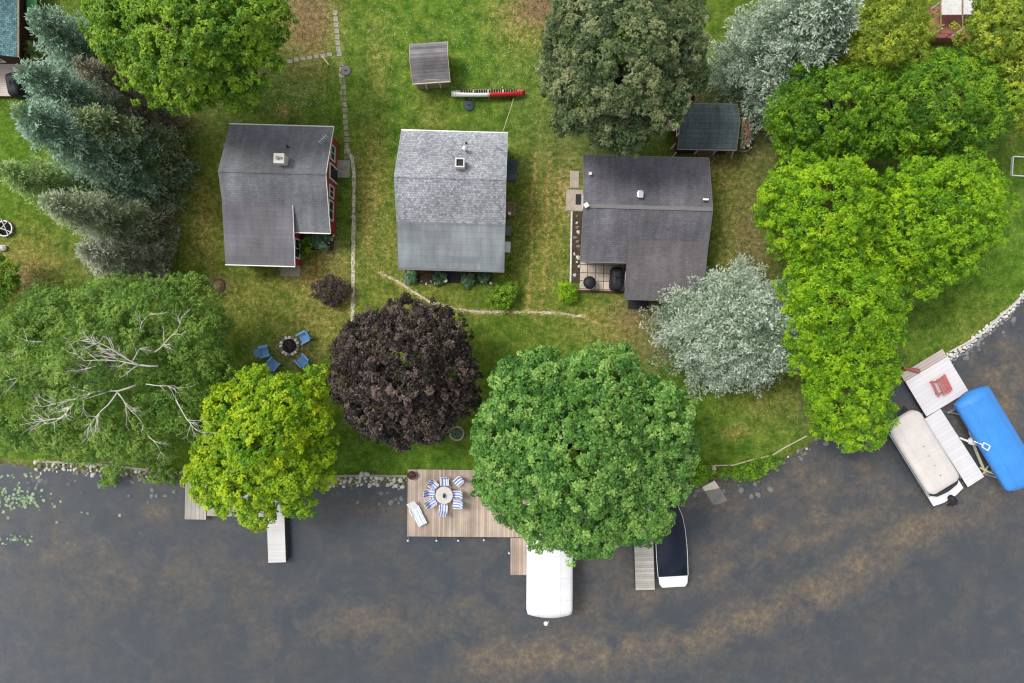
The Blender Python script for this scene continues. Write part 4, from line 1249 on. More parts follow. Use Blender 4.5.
MB().bar((-.7, -.5, .05), (-.1, .3, 1.2), .1).bar((0, -.75, .05), (.1, .3, 1.2), .1).bar((-.4, .3, 1.2), (.35, .3, 1.2), .08).build('timber_frame', M['timber'], tr)
bn = thing('storage_bin', 'red and white bin at the left side of the dark shed', 'bin', (W(671, 128).x, W(671, 128).y, 0))
MB().box((0, 0, .35), (.65, .75, .7)).build('body', M['redwood'], bn, bevel=.03)
MB().box((.1, 0, .75), (.5, .8, .08)).box((-.25, 0, .74), (.1, .6, .05)).build('lid', M['offwhite'], bn, bevel=.02)
tp = thing('tarp_bundle', 'dark blue tarp bundle at the upper left corner of the dark shed', 'tarp', (W(684, 99).x, W(684, 99).y, 0))
P = []
for i in range(9):
    row = []
    for k in range(17):
        t_ = 2 * math.pi * k / 16
        r_ = (0.5 * math.cos(i / 8 * math.pi / 2) + .02) * (1 + .15 * math.sin(3 * t_ + i) + .1 * math.sin(5 * t_))
        row.append((r_ * math.cos(t_) * 1.3, r_ * math.sin(t_) * .8, .5 * math.sin(i / 8 * math.pi / 2)))
    P.append(row)
MB().grid(P).build('cover', M['navy'], tp, smooth=True)

# ------------------------------------------------------------------ paths, slabs, yard objects


def ribbon(name, pts, width, z, mat, jit=0.0, seed=0):
    rg = random.Random(seed)
    ws = [W(*p) for p in pts]
    # resample
    q = []
    for a, b in zip(ws[:-1], ws[1:]):
        n_ = max(1, int((b - a).length / 0.3))
        q += [a.lerp(b, i / n_) for i in range(n_)]
    q.append(ws[-1])
    m_ = MB()
    P = []
    for i, p in enumerate(q):
        d = (q[min(i + 1, len(q) - 1)] - q[max(i - 1, 0)]).normalized()
        s = Vector((-d.y, d.x, 0))
        w0, w1 = width / 2 * (1 + rg.uniform(-jit, jit)), width / 2 * (1 + rg.uniform(-jit, jit))
        P.append([(p + s * w0 + Vector((0, 0, z)))[:], (p + s * w0 * .4 + Vector((0, 0, z + .012)))[:], (p - s * w1 * .4 + Vector((0, 0, z + .012)))[:], (p - s * w1 + Vector((0, 0, z)))[:]])
    m_.grid(P)
    return m_.build(name, mat)


t = NT('gravel path')
p = t.pos()
v_ = t.n('ShaderNodeTexVoronoi', i_Vector=p, i_Scale=5.0)
c_ = t.mix(t.mr(t.noise(p, 4, 4, .75), .36, .62, 0, 1), lin(118, 124, 70), lin(214, 206, 188))
M['gravel'] = t.finish(c_, 0.95, 0.1, t.bump(v_.outputs['Distance'], .5, .04))
t = NT('mossy slabs')
p = t.pos()
br = t.n('ShaderNodeTexBrick', i_Vector=t.n('ShaderNodeVectorMath', operation='MULTIPLY', i_0=p, i_1=(1, 1, 0)).outputs[0], i_Color1=lin(140, 140, 118), i_Color2=lin(184, 178, 158), i_Mortar=lin(70, 92, 40))
for k, v in (('Scale', 1.0), ('Mortar Size', 0.05), ('Mortar Smooth', 0.6), ('Brick Width', 0.9), ('Row Height', 0.42)):
    br.inputs[k].default_value = v
c_ = t.mix(t.mr(t.noise(p, 3.5, 4, .7), .42, .66, 0, 1), br.outputs['Color'], lin(92, 110, 52))
M['mossy'] = t.finish(c_, 0.95, 0.1)
tag(ribbon('path', PATH_MAIN, 0.38, 0.006, M['mossy'], .3, 1), 'grey green slab path running down to the red cottage door', 'path', kind='structure')
tag(ribbon('footpath', [(378, 272), (395, 280), (412, 291), (430, 302), (455, 309), (480, 312), (520, 312), (560, 313), (585, 317)], .15, .012, M['gravel'], .7, 3), 'thin worn curved footpath below the pale grey roof', 'path', kind='structure')
tag(ribbon('gravel_path', PATH_THIN, 0.26, 0.012, M['gravel'], .25, 2), 'thin pale gravel path between the red and the pale roofed cottages', 'path', kind='structure')

# stepping stones at the top of the path and on the branch
st_pts = [(335.5, 13), (335.8, 19), (336.4, 25), (337, 31), (337.4, 37), (338, 43), (338.6, 49), (339.5, 54)]
proto = None
for i, (a, b) in enumerate(st_pts):
    if proto is None:
        m_ = MB().box((0, 0, .01), (.34, .36, .05))
        proto = m_.build('stepping_stone', M['slab'], bevel=.012, loc=W(a, b), rot=R(-4))
        tag(proto, 'pale square stepping stone leading up to the top edge beside the straw patch', 'stepping stone', 'stepping stones of the upper path')
    else:
        c = proto.copy()
        COL.objects.link(c)
        c.location = W(a, b)
        c.rotation_euler = (0, 0, R(random.uniform(-8, 2)))
proto = None
for i in range(7):
    a, b = 290 + i * 6.6, 61.5 - i * 1.2 + random.uniform(-.5, .5)
    if proto is None:
        proto = MB().box((0, 0, .008), (.36, .26, .05)).build('stepping_stone', M['slab'], bevel=.012, loc=W(a, b), rot=R(8))
        tag(proto, 'half overgrown stepping stone of the branch path leading left', 'stepping stone', 'stepping stones of the branch path')
    else:
        c = proto.copy()
        COL.objects.link(c)
        c.location = W(a, b)
        c.rotation_euler = (0, 0, R(random.uniform(0, 14)))


def slab(name, label, cat, px0, px1, py0, py1, mat, th=0.06, rot=ROT):
    a, b = W(px0, py0), W(px1, py1)
    return tag(MB().box((0, 0, th / 2), (b.x - a.x, a.y - b.y, th)).build(name, mat, bevel=.01, loc=((a.x + b.x) / 2, (a.y + b.y) / 2, 0), rot=rot), label, cat)


slab('doorstep', 'grey paved landing at the side door of the red cottage', 'landing', 336, 350, 160.5, 178, M['slab'], .12)
slab('doorstep', 'grey block landing at the front corner of the red cottage', 'landing', 281, 300.5, 262, 276.5, M['slab'], .08)
slab('doorstep', 'dark stone doorstep below the pale grey roof', 'doorstep', 446, 461, 262, 283, M['dark'], .05)
slab('concrete_pad', 'upper concrete pad beside the mauve roofed cottage', 'pad', 570, 579, 171, 188, M['concrete'], .06)
slab('concrete_pad', 'square concrete pad with the black mat beside the mauve roofed cottage', 'pad', 566, 583, 190, 211, M['concrete'], .1)
slab('door_mat', 'black door mat on the concrete pad', 'mat', 575.5, 581, 194.5, 205, M['black'], .125)
slab('patio', 'square slab patio in the corner of the mauve roofed cottage', 'patio', 580, 627, 256, 290.5, M['patio'], .05)
slab('patio_edging', 'dark timber edging along the lower side of the slab patio', 'edging', 578, 627, 290.9, 293, M['brown'], .1)
slab('path_edging', 'white edging strip left of the mauve roofed cottage', 'edging', 570.2, 571.8, 211.6, 284, M['offwhite'], .1, rot=R(-1.0))
slab('flower_bed', 'strip of bed soil between the white edging and the mauve roofed cottage', 'flower bed', 572.4, 583, 212, 283, M['soil'], .03, rot=R(-1.0))
slab('flower_bed', 'stony flower bed along the front of the pale grey roofed cottage', 'flower bed', 405, 445, 262, 284, M['soil'], .03)
slab('flower_bed', 'stony flower bed right of the dark doorstep', 'flower bed', 462, 492, 262, 284, M['soil'], .03)
slab('flower_bed', 'flower bed in the corner of the red cottage', 'flower bed', 297, 334, 230, 250, M['soil'], .03)
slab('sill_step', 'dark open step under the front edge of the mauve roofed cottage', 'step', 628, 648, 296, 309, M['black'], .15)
slab('cellar_hatch', 'green grey cellar hatch at the right side of the pale grey roofed cottage', 'hatch', 504, 517, 160, 181, M['shingle_green'], .25)
slab('side_step', 'grey wooden step between the crate and the white air conditioner', 'step', 503, 511, 226.5, 236, M['graywall'], .3)

# little bed rocks between edging and wall
rkm = None


def rock_mesh(seed, sx=1, sy=1, sz=.7):
    rg = random.Random(seed)
    m_ = MB()
    P = []
    for i in range(6):
        ph = math.pi * i / 5
        row = []
        for k in range(8):
            t_ = 2 * math.pi * k / 8
            r_ = 0.5 * (1 + .18 * math.sin(2 * t_ + seed) + .12 * math.sin(3 * t_ + seed * 2 + i) + rg.uniform(-.06, .06))
            row.append((r_ * math.sin(ph) * math.cos(t_) * sx, r_ * math.sin(ph) * math.sin(t_) * sy, -math.cos(ph) * .5 * sz))
        row.append(row[0])
        P.append(row)
    m_.grid(P)
    return m_


ROCKS = []
for i in range(8):
    o = rock_mesh(i, 1, .8 + .06 * (i % 4), .55 + .08 * (i % 3)).build('shore_rock', M['stone'] if i % 3 else M['stone2'], smooth=i % 2 == 0)
    ROCKS.append(o.data)
    bpy.data.objects.remove(o)


M['white_stone'] = m_plain('white stone', lin(222, 218, 212), 0.9, 0.2, 1.7, bump=0.3)
WROCKS = []
for me_ in ROCKS:
    me_ = me_.copy()
    me_.materials[0] = M['white_stone']
    WROCKS.append(me_)


def rocks(pts, name, label, cat, group, src=None):
    for i, (x, y, z, s) in enumerate(pts):
        o = bpy.data.objects.new(name, random.choice(src or ROCKS))
        COL.objects.link(o)
        o.location = (x, y, z)
        o.scale = (s, s * random.uniform(.75, 1.1), s * random.uniform(.8, 1))
        o.rotation_euler = (0, random.uniform(-.3, .3), random.uniform(0, 6.28))
        tag(o, label, cat, group)


def bank_pts(px0, px1, n, t0, t1, smin, smax):
    out = []
    xa, xb = W(px0, 470).x, W(px1, 470).x
    tries = 0
    while len(out) < n and tries < n * 60:
        tries += 1
        x = random.uniform(xa, xb)
        tq = random.uniform(t0, t1)
        y = float(shore(x)) + tq
        s = random.uniform(smin, smax)
        if any((x - a) ** 2 + (y - b) ** 2 < (.38 * (s + d)) ** 2 for a, b, c, d in out):
            continue
        z = float(np.interp(tq, [-.3, 0, .75, 1.1], [-.55, -.42, -.05, 0.0])) + s * .12
        out.append((x, y, z, s))
    return out


rocks(bank_pts(34, 150, 84, -.1, .85, .22, .46), 'shore_rock', 'pale rock of the bank below the broad birch', 'rock', 'rocks of the left bank')
rocks(bank_pts(150, 240, 20, -.1, .8, .22, .42), 'shore_rock', 'rock half hidden below the golden tree', 'rock', 'rocks under the golden tree')
rocks(bank_pts(322, 408, 76, -.1, .8, .22, .46), 'shore_rock', 'pale rock of the bank left of the tan deck', 'rock', 'rocks beside the tan deck')
rocks(bank_pts(946, 1030, 150, -.35, .62, .2, .42), 'shore_rock', 'white grey rock along the curved bank right of the white dock', 'rock', 'rocks of the right bank', WROCKS)
rocks(bank_pts(776, 825, 16, -.3, .5, .15, .4), 'shore_rock', 'rock on the bank below the pale edging', 'rock', 'rocks below the pale edging')
rocks([(W(576 + random.uniform(-3, 3), 216 + i * 5.2).x, W(576, 216 + i * 5.2 + random.uniform(-2, 2)).y, .06, random.uniform(.18, .34)) for i in range(12)], 'bed_stone', 'stone in the bed beside the white edging strip', 'stone', 'stones of the side bed')
rocks([(W(408 + i * 4.6, 283 + random.uniform(-1.5, 1.5)).x, W(408, 283 + random.uniform(-2, 1)).y, .04, random.uniform(.15, .28)) for i in range(19) if not 7 < i < 12], 'bed_stone', 'stone edging the bed under the pale grey roof', 'stone', 'stones of the front bed')
rocks([(W(298 + 36 * math.sin(i / 9 * 1.57) * 1.0, 262).x, W(0, 254 - 22 * (1 - math.cos(i / 9 * 1.57))).y, .05, random.uniform(.16, .3)) for i in range(4, 10)], 'bed_stone', 'stone edging the corner bed of the red cottage', 'stone', 'stones of the corner bed')
rocks([(W(714, 468).x, W(714, 468).y, -.05, .5), (W(718, 473).x, W(718, 473).y, -.25, .4), (W(722, 475).x, W(722, 475).y, -.3, .35)], 'shore_rock', 'rock at the head of the sunken ramp', 'rock', 'rocks at the ramp')
rocks([(W(687, 487).x, W(687, 487).y, -.3, .5)], 'shore_rock', 'pale flat rock at the water edge under the big maple', 'rock', 'rock under the maple')
rocks([(W(97, 271).x, W(97, 271).y, .1, .35)], 'white_stone', 'single white stone on the lawn below the dull spruces', 'stone', None)
rocks([(W(3, 248).x, W(3, 248).y, .1, .8)], 'white_stone', 'flat pale stone at the left edge below the round fire ring', 'stone', None)

# seawall caps / edgings


def edging(label, pts, w, hgt, z, mat, name='shore_edging'):
    m_ = MB()
    ws = [W(a, b) + Vector((0, 0, z)) for a, b in pts]
    for a, b in zip(ws[:-1], ws[1:]):
        m_.bar(a, b, w, hgt)
    return tag(m_.build(name, mat), label, 'edging')


edging('pale timber edging along the bank between the big maple and the lime tree', [(688, 466), (733, 465), (750, 460), (772, 455), (785, 447), (806, 436)], .08, .2, .02, M['timber'])
edging('thin concrete cap above the rocks left of the tan deck', [(322, 476), (365, 475.5), (407, 476)], .16, .2, -.02, M['slab'])
edging('thin concrete cap above the rocks below the birch', [(36, 461), (95, 464), (150, 470)], .16, .2, -.02, M['slab'])
edging('concrete cap along the curved right bank', [(949, 352), (968, 342), (985, 331), (1000, 316), (1012, 306), (1028, 290)], .09, .2, -.02, M['offwhite'])

# fire pit
fp = thing('fire_pit', 'stone ringed fire pit between the blue chairs', 'fire pit', W(290, 346))
rg = random.Random(4)
for k in range(16):
    t_ = 2 * math.pi * k / 16
    m_ = MB().box((math.cos(t_) * .62, math.sin(t_) * .62, .1), (.22, .2, .2), t_ + rg.uniform(-.2, .2))
    m_.build('ring_stone', M['stone'] if k % 3 else M['stone2'], fp, bevel=.03)
MB().lathe([(0.0, .0), (.5, .0), (.5, .03), (.2, .05), (0.0, .06)], n=20).build('ash_bed', M['ash'], fp)
for k in range(5):
    a = rg.uniform(0, 6.28)
    MB().tube([(math.cos(a) * .32, math.sin(a) * .32, .08), (-math.cos(a + .5) * .25, -math.sin(a + .5) * .25, .16)], .05, 7).build('log', M['charred'], fp)

# blue garden chairs


def adirondack(label, px, py, rot):
    c = thing('garden_chair', label, 'chair', W(px, py), rot, 'blue chairs round the fire pit')
    b = M['chair_blue']
    m_ = MB()
    for k in range(5):
        m_.bar((-.24 + k * .12, -.3, .36), (-.24 + k * .12, .22, .26), .105, .025)
    m_.build('seat', b, c)
    m_ = MB()
    for k in range(5):
        q = (k - 2)
        m_.bar((q * .105, .2, .26), (q * .13, .52, 1.0 - .045 * q * q), .1, .022)
    m_.box((0, .33, .55), (.6, .05, .06))
    m_.build('backrest', b, c)
    for s in (-1, 1):
        MB().box((s * .36, -.04, .57), (.13, .72, .03)).build('armrest', b, c, bevel=.01)
        MB().box((s * .34, -.32, .28), (.04, .1, .56)).build('leg', b, c)
        MB().bar((s * .31, -.2, .3), (s * .31, .5, .06), .04, .1).build('leg', b, c)
    return c


def facing(px, py, tx, ty):
    d = W(tx, ty) - W(px, py)
    return math.atan2(d.y, d.x) + math.pi / 2     # chair front is -y


adirondack('blue garden chair left of the fire pit, farthest from it', 266, 351.5, facing(266, 351.5, 290, 346))
adirondack('blue garden chair at the lower left of the fire pit by the golden tree', 275, 364, facing(275, 364, 290, 346))
adirondack('blue garden chair at the upper right of the fire pit', 305.5, 337.5, facing(305.5, 337.5, 290, 346))
adirondack('blue garden chair at the lower right of the fire pit', 304, 360.5, facing(304, 360.5, 290, 346))

fr_ = thing('fire_ring', 'round steel fire ring with crossed sticks at the left edge', 'fire ring', W(7, 229))
MB().lathe([(.5, 0), (.58, 0), (.58, .28), (.5, .28), (.5, .02)], n=28).build('ring', M['grey'], fr_)
MB().lathe([(0, .01), (.49, .01), (.49, .04), (0, .06)], n=20).build('ash_bed', M['ash'], fr_)
m_ = MB().tube([(-.75, .2, .32), (.6, -.3, .3)], .035, 7).tube([(-.2, .7, .31), (.35, -.5, .36)], .035, 7).tube([(-.5, -.3, .3), (.3, .5, .34)], .03, 7)
m_.build('stick', M['deadwood'], fr_)

pt = thing('tree_planter', 'round pale planter ring beside the copper maple', 'planter', W(457, 433))
MB().lathe([(.40, 0), (.52, 0), (.54, .25), (.50, .3), (.42, .3), (.40, .05)], n=28).build('rim_ring', M['concrete'], pt, smooth=False)
MB().lathe([(0, .1), (.41, .1), (.41, .2), (0, .22)], n=20).build('soil', M['soil'], pt)
cv, cti = rosettes(np.array([[random.uniform(-.3, .3), random.uniform(-.3, .3), random.uniform(.22, .4)] for _ in range(24)]), np.tile([0, 0, 1.0], (24, 1)), 0.2, 6, .3, -.3, rng, np.full(24, .5))
o = np_mesh('foliage', cv, np.arange(len(cv)).reshape(-1, 4), M['lf_hosta'], {'tint': cti})
o.parent = pt

# canoe lying on its side on the lawn
cn = thing('canoe', 'long red and white canoe lying on its side on the lawn', 'canoe', W(488.5, 96.5), R(1.0))
MR = Matrix.Rotation(R(-52), 4, 'X')


def canoe_part(u0, u1, inner=False):
    P = []
    n_ = 14
    for i in range(n_ + 1):
        u = u0 + (u1 - u0) * i / n_
        s = max(.03, math.sin(math.pi * u) ** .55)
        row = []
        for j in range(13):
            t_ = math.pi * j / 12
            k = .94 if inner else 1
            pnt = Vector(((u - .5) * 5.25, -math.cos(t_) * .4 * s * k, .38 - math.sin(t_) ** .6 * .38 * k + .035 * abs(2 * u - 1) ** 4))
            row.append((MR @ pnt + Vector((0, -.12, .34)))[:])
        P.append(row)
    return MB().grid(P)


canoe_part(.0, .52).build('hull', M['white'], cn, smooth=True, solid=.015)
o = canoe_part(.52, 1.0).build('hull_half', M['cherry'], cn, smooth=True, solid=.015)
o['label'] = 'bright red half of the hull'
canoe_part(.02, .98, True).build('inside', M['dark'], cn, smooth=True)
rb = MB()
for k in range(27):
    u = .06 + .88 * k / 26
    s = math.sin(math.pi * u) ** .55
    pts_ = []
    for j in range(0, 13, 2):
        t_ = math.pi * j / 12
        pts_.append(MR @ Vector(((u - .5) * 5.25, -math.cos(t_) * .36 * s, .38 - math.sin(t_) ** .6 * .34)) + Vector((0, -.12, .34)))
    rb.tube(pts_, .028, 5)
rb.build('ribs', M['timber'], cn)
for u in (.3, .5, .7):
    s = math.sin(math.pi * u) ** .55
    MB().bar(MR @ Vector(((u - .5) * 5.25, -.38 * s, .36)) + Vector((0, -.12, .34)), MR @ Vector(((u - .5) * 5.25, .38 * s, .36)) + Vector((0, -.12, .34)), .12, .03).build('thwart', M['timber'], cn)
MB().box((-1.6, .1, .08), (.1, .8, .16)).box((1.6, .1, .08), (.1, .8, .16)).build('support', M['brown'], cn)

ld = thing('pit_lid', 'dark round lid on the grass below the canoe', 'lid', W(469, 105.5))
MB().lathe([(.0, .02), (.4, .02), (.42, .05), (.38, .09), (.1, .13), (0, .135)], n=26).build('disc', M['slate'], ld, smooth=True)
MB().box((0, 0, .17), (.2, .05, .06)).build('handle', M['dark'], ld)
ld = thing('well_lid', 'round grey well lid beside the path', 'lid', W(346, 71))
MB().lathe([(.0, .0), (.34, .0), (.36, .06), (.33, .1), (0, .12)], n=26).build('disc', M['graywall'], ld)
MB().box((0, 0, .14), (.16, .05, .05)).build('handle', M['dark'], ld)
a_, b_ = W(513.5, 99, .75), W(502.5, 132.5, 2.6)
pts_ = [a_.lerp(b_, i / 8) - Vector((0, 0, .12 * math.sin(math.pi * i / 8))) for i in range(9)]
tag(MB().tube([p_ - b_ for p_ in pts_], .02, 6).build('tie_rope', M['yellow_rope'], loc=b_), 'thin pale rope from the pale grey roof corner to the red canoe half', 'rope')
a_, b_ = W(322, 56), W(329, 65)
tag(MB().bar((0, 0, .05), (b_ - a_) + Vector((0, 0, .05)), .08, .06).build('garden_stake', M['timber'], loc=a_), 'pale wooden stake lying beside the branch path', 'stake')

# crate, air conditioner
cr = thing('wood_crate', 'brown slatted crate at the right side of the pale grey roofed cottage', 'crate', (W(509, 210).x, W(509, 210).y, 0), ROT)
m_ = MB()
for k in range(5):
    m_.box((-.34 + k * .17, 0, .42), (.13, 1.0, .03))
m_.build('slat_top', M['firewood'], cr)
MB().box((0, .47, .2), (.8, .04, .38)).box((0, -.47, .2), (.8, .04, .38)).box((.38, 0, .2), (.04, .88, .38)).box((-.38, 0, .2), (.04, .88, .38)).build('side', M['firewood'], cr)
MB().lathe([(0, .43), (.1, .43), (.12, .6), (.08, .6), (0, .55)], (0.05, -.35, 0), 14).build('pot', M['white'], cr)
ac = thing('air_conditioner', 'white window air conditioner at the right side of the pale grey roofed cottage', 'air conditioner', (W(506, 247, 1.3).x, W(506, 247, 1.3).y, 1.0), ROT)
MB().box((0, 0, .22), (.62, .72, .44)).build('case', M['white'], ac, bevel=.03)
m_ = MB()
for k in range(7):
    m_.box((.32, -.27 + k * .09, .22), (.02, .03, .34))
m_.build('grille', M['graywall'], ac)
MB().bar((.2, -.25, 0), (-.4, -.25, -.3), .04).bar((.2, .25, 0), (-.4, .25, -.3), .04).build('bracket', M['grey'], ac)

# framed bed at the right edge
rb_ = thing('raised_bed', 'white framed square bed at the right edge', 'garden bed', (W(1020, 167).x, W(1020, 167).y, 0), R(-4))
for a, b, c, d in ((0, .68, 1.3, .06), (0, -.68, 1.3, .06), (.65, 0, .06, 1.30), (-.65, 0, .06, 1.30)):
    MB().box((a, b, .1), (c, d, .2)).build('side_board', M['white'], rb_)
MB().box((0, 0, .0), (1.23, 1.29, .05)).build('turf', M['lawn'], rb_)
lamp = thing('garden_light', 'small white ring light at the dark doorstep', 'garden light', W(446, 281))
MB().tube([(0, 0, 0), (0, 0, .35)], .02, 8).build('stake', M['grey'], lamp)
MB().lathe([(.04, .35), (.13, .36), (.14, .42), (.1, .43), (.08, .38)], n=18).build('shade', M['white'], lamp)
stump = thing('tree_stump', 'reddish brown old stump on the lawn below the red cottage', 'stump', W(219, 286))
MB().lathe([(.5, 0), (.34, .08), (.28, .22), (.26, .28), (.1, .3), (0, .29)], n=18).build('wood', M['firewood'], stump, smooth=True)

# ------------------------------------------------------------------ docks and decks
POST = M['grey']


def dock(name, label, cx, cy, lx, ly, top, mat, rot=0.0, frame=M['lumber'], drop=.2):
    """deck panel lx by ly metres with its centre at pixel cx,cy"""
    c = W(cx, cy, top)
    d = thing(name, label, 'dock', (c.x, c.y, WATER_Z), rot)
    z = top - WATER_Z
    MB().box((0, 0, z - .025), (lx, ly, .05)).build('decking', mat, d)
    m_ = MB()
    for s in (-1, 1):
        m_.box((s * (lx / 2 - .04), 0, z - .05 - drop / 2), (.06, ly - .02, drop)).box((0, s * (ly / 2 - .04), z - .05 - drop / 2), (lx - .2, .06, drop))
    m_.build('frame', frame, d)
    n_ = max(2, int(max(lx, ly) / 2.6) + 1)
    for i in range(n_):
        f = -.5 + i / (n_ - 1)
        for s in (-1, 1):
            x, y = (s * (lx / 2 - .12), f * (ly - .3)) if ly >= lx else (f * (lx - .3), s * (ly / 2 - .12))
            MB().tube([(x, y, -1.6), (x, y, z - .06)], .045, 8).build('leg', POST, d)
    return d


def dims(px0, px1, py0, py1, z):
    a, b = W(px0, py0, z), W(px1, py1, z)
    return (px0 + px1) / 2, (py0 + py1) / 2, b.x - a.x, a.y - b.y


# left dock
dock('dock', 'grey plank landing stage under the lower left of the golden tree', *dims(185, 206, 482, 519.5, .15), .15, M['dock_grey_y'], R(-1))
dock('dock', 'lower grey plank walkway joining the landing stage under the golden tree', *dims(206.5, 266, 494, 516.5, .08), .08, M['dock_grey_y'], R(-1))
dock('dock', 'pale grey finger dock jutting out below the golden tree', *dims(267, 284.5, 488, 562.5, .35), .35, M['dock_pale'], R(2.0), M['dark'], .75)  # dark frame deepened to the water, stands in for shade beneath the dock
# tan deck
dk = dock('boat_deck', 'tan wooden lakeside deck with the striped chairs', *dims(407.5, 545, 470, 537, .15), .15, M['deck'], R(-.5), M['brown'])
dock('dock', 'weathered plank walkway between the tan deck and the white canopy', *dims(510.5, 527, 538, 575, .15), .15, M['deck'], 0)
dock('dock', 'weathered grey dock on the left of the navy covered boat', *dims(634, 653, 478, 590, .3), .3, M['dock_grey'], R(1.8), M['dark'], .7)  # tall dark frame sides imitate the shadow and reflection under the boards
proto = None
for i, (a, b) in enumerate(((408.5, 539.5), (437, 539.5), (458.5, 539.5), (484, 539), (509, 552))):
    c = W(a, b, -.1)
    if proto is None:
        proto = thing('mooring_post', 'white capped mooring post along the lower edge of the tan deck', 'post', (c.x, c.y, WATER_Z), 0, 'mooring posts of the tan deck')
        MB().tube([(0, 0, -1.5), (0, 0, .5)], .05, 10).build('pole', M['grey'], proto)
        MB().lathe([(.0, .5), (.065, .5), (.065, .56), (.03, .59), (0, .59)], n=14).build('cap', M['white'], proto)
    else:
        copy_tree(proto, (c.x, c.y, WATER_Z), 0)

# table and striped chairs on the deck
DZ = .15
tb_ = thing('round_table', 'round white table on the tan deck', 'table', (W(444.5, 494.5, .6).x, W(444.5, 494.5, .6).y, DZ))
MB().lathe([(0, .70), (.6, .70), (.62, .72), (.6, .75), (0, .75)], n=36).build('tabletop', M['beige'], tb_)
for k in range(4):
    t_ = k * math.pi / 2 + .78
    MB().tube([(math.cos(t_) * .45, math.sin(t_) * .45, 0), (math.cos(t_) * .35, math.sin(t_) * .35, .7)], .025, 8).build('leg', M['white'], tb_)
vs_ = thing('planter_vase', 'dark teal vase in the middle of the round white table', 'vase', (tb_.location.x, tb_.location.y, DZ + .75))
MB().lathe([(0, 0), (.08, 0), (.12, .1), (.08, .22), (.09, .26), (.05, .26), (.04, .1)], n=16, sx=.8, sy=1.5).build('body', M['teal_glass'], vs_, smooth=True)


def deck_chair(label, px, py, rot):
    c0 = W(px, py, .6)
    c = thing('striped_chair', label, 'chair', (c0.x, c0.y, DZ), rot, 'striped chairs round the white table')
    MB().box((0, -.05, .42), (.5, .5, .06)).build('seat', M['stripe'], c, bevel=.02)
    bk = MB().bar((0, .2, .42), (0, .42, .98), .5, .05)
    bk.build('backrest', M['stripe'], c, bevel=.02)
    for s in (-1, 1):
        MB().box((s * .28, .02, .62), (.05, .56, .03)).build('armrest', M['white'], c)
        MB().tube([(s * .27, -.27, 0), (s * .27, -.25, .61)], .018, 6).build('leg', M['white'], c)
        MB().tube([(s * .27, .32, 0), (s * .27, .27, .61)], .018, 6).build('leg', M['white'], c)
    return c


deck_chair('striped chair at the top of the round table, back to the lawn', 444.8, 481.8, R(2))
deck_chair('striped chair at the upper left of the round table', 433.8, 485.0, facing(433.8, 485.0, 444.5, 494.5))
deck_chair('striped chair at the left of the round table', 430.5, 493.5, facing(430.5, 493.5, 444.5, 494.5))
deck_chair('striped chair at the lower left of the round table', 432, 502.2, facing(432, 502.2, 444.5, 494.5))
deck_chair('striped chair at the bottom of the round table, back to the lake', 443.5, 508.5, facing(443.5, 508.5, 444.5, 494.5))
deck_chair('striped chair at the right of the round table', 456.8, 494.5, facing(456.8, 494.5, 444.5, 494.5))
deck_chair('striped chair at the lower right of the round table, back to the big maple', 457, 504, R(-96))
deck_chair('striped chair standing apart at the upper right of the round table', 458.2, 481.5, facing(458.2, 481.5, 447, 492))

lo = thing('sun_lounger', 'white sun lounger with a pale striped cushion on the tan deck', 'lounger', (W(417.3, 514, .5).x, W(417.3, 514, .5).y, DZ), R(27))
MB().box((0, -.25, .3), (.66, 1.3, .05)).build('seat', M['white'], lo, bevel=.02)
MB().box((0, -.25, .35), (.5, 1.2, .06)).build('cushion', M['stripe_pale'], lo, bevel=.02)
MB().bar((0, .42, .32), (0, .98, .62), .64, .05).build('backrest', M['white'], lo, bevel=.02)
for s in (-1, 1):
    MB().box((s * .36, .28, .5), (.06, .5, .04)).build('armrest', M['white'], lo)
    for y in (-.8, .35):
        MB().box((s * .3, y, .14), (.05, .05, .28)).build('leg', M['white'], lo)
pp = thing('flower_pot', 'dark terracotta pot in the corner of the tan deck', 'pot', (W(412.5, 474.8, .3).x, W(412.5, 474.8, .3).y, DZ))
MB().lathe([(0, 0), (.2, 0), (.3, .32), (.32, .36), (.26, .36), (.24, .28), (0, .28)], n=22).build('pot', M['terracotta'], pp)
cv, cti = rosettes(np.array([[random.uniform(-.18, .18), random.uniform(-.18, .18), random.uniform(.3, .5)] for _ in range(14)]), np.tile([0, 0, 1.0], (14, 1)), 0.17, 5, .4, -.2, rng, np.full(14, .6))
o = np_mesh('foliage', cv, np.arange(len(cv)).reshape(-1, 4), M['lf_shrub'], {'tint': cti})
o.parent = pp


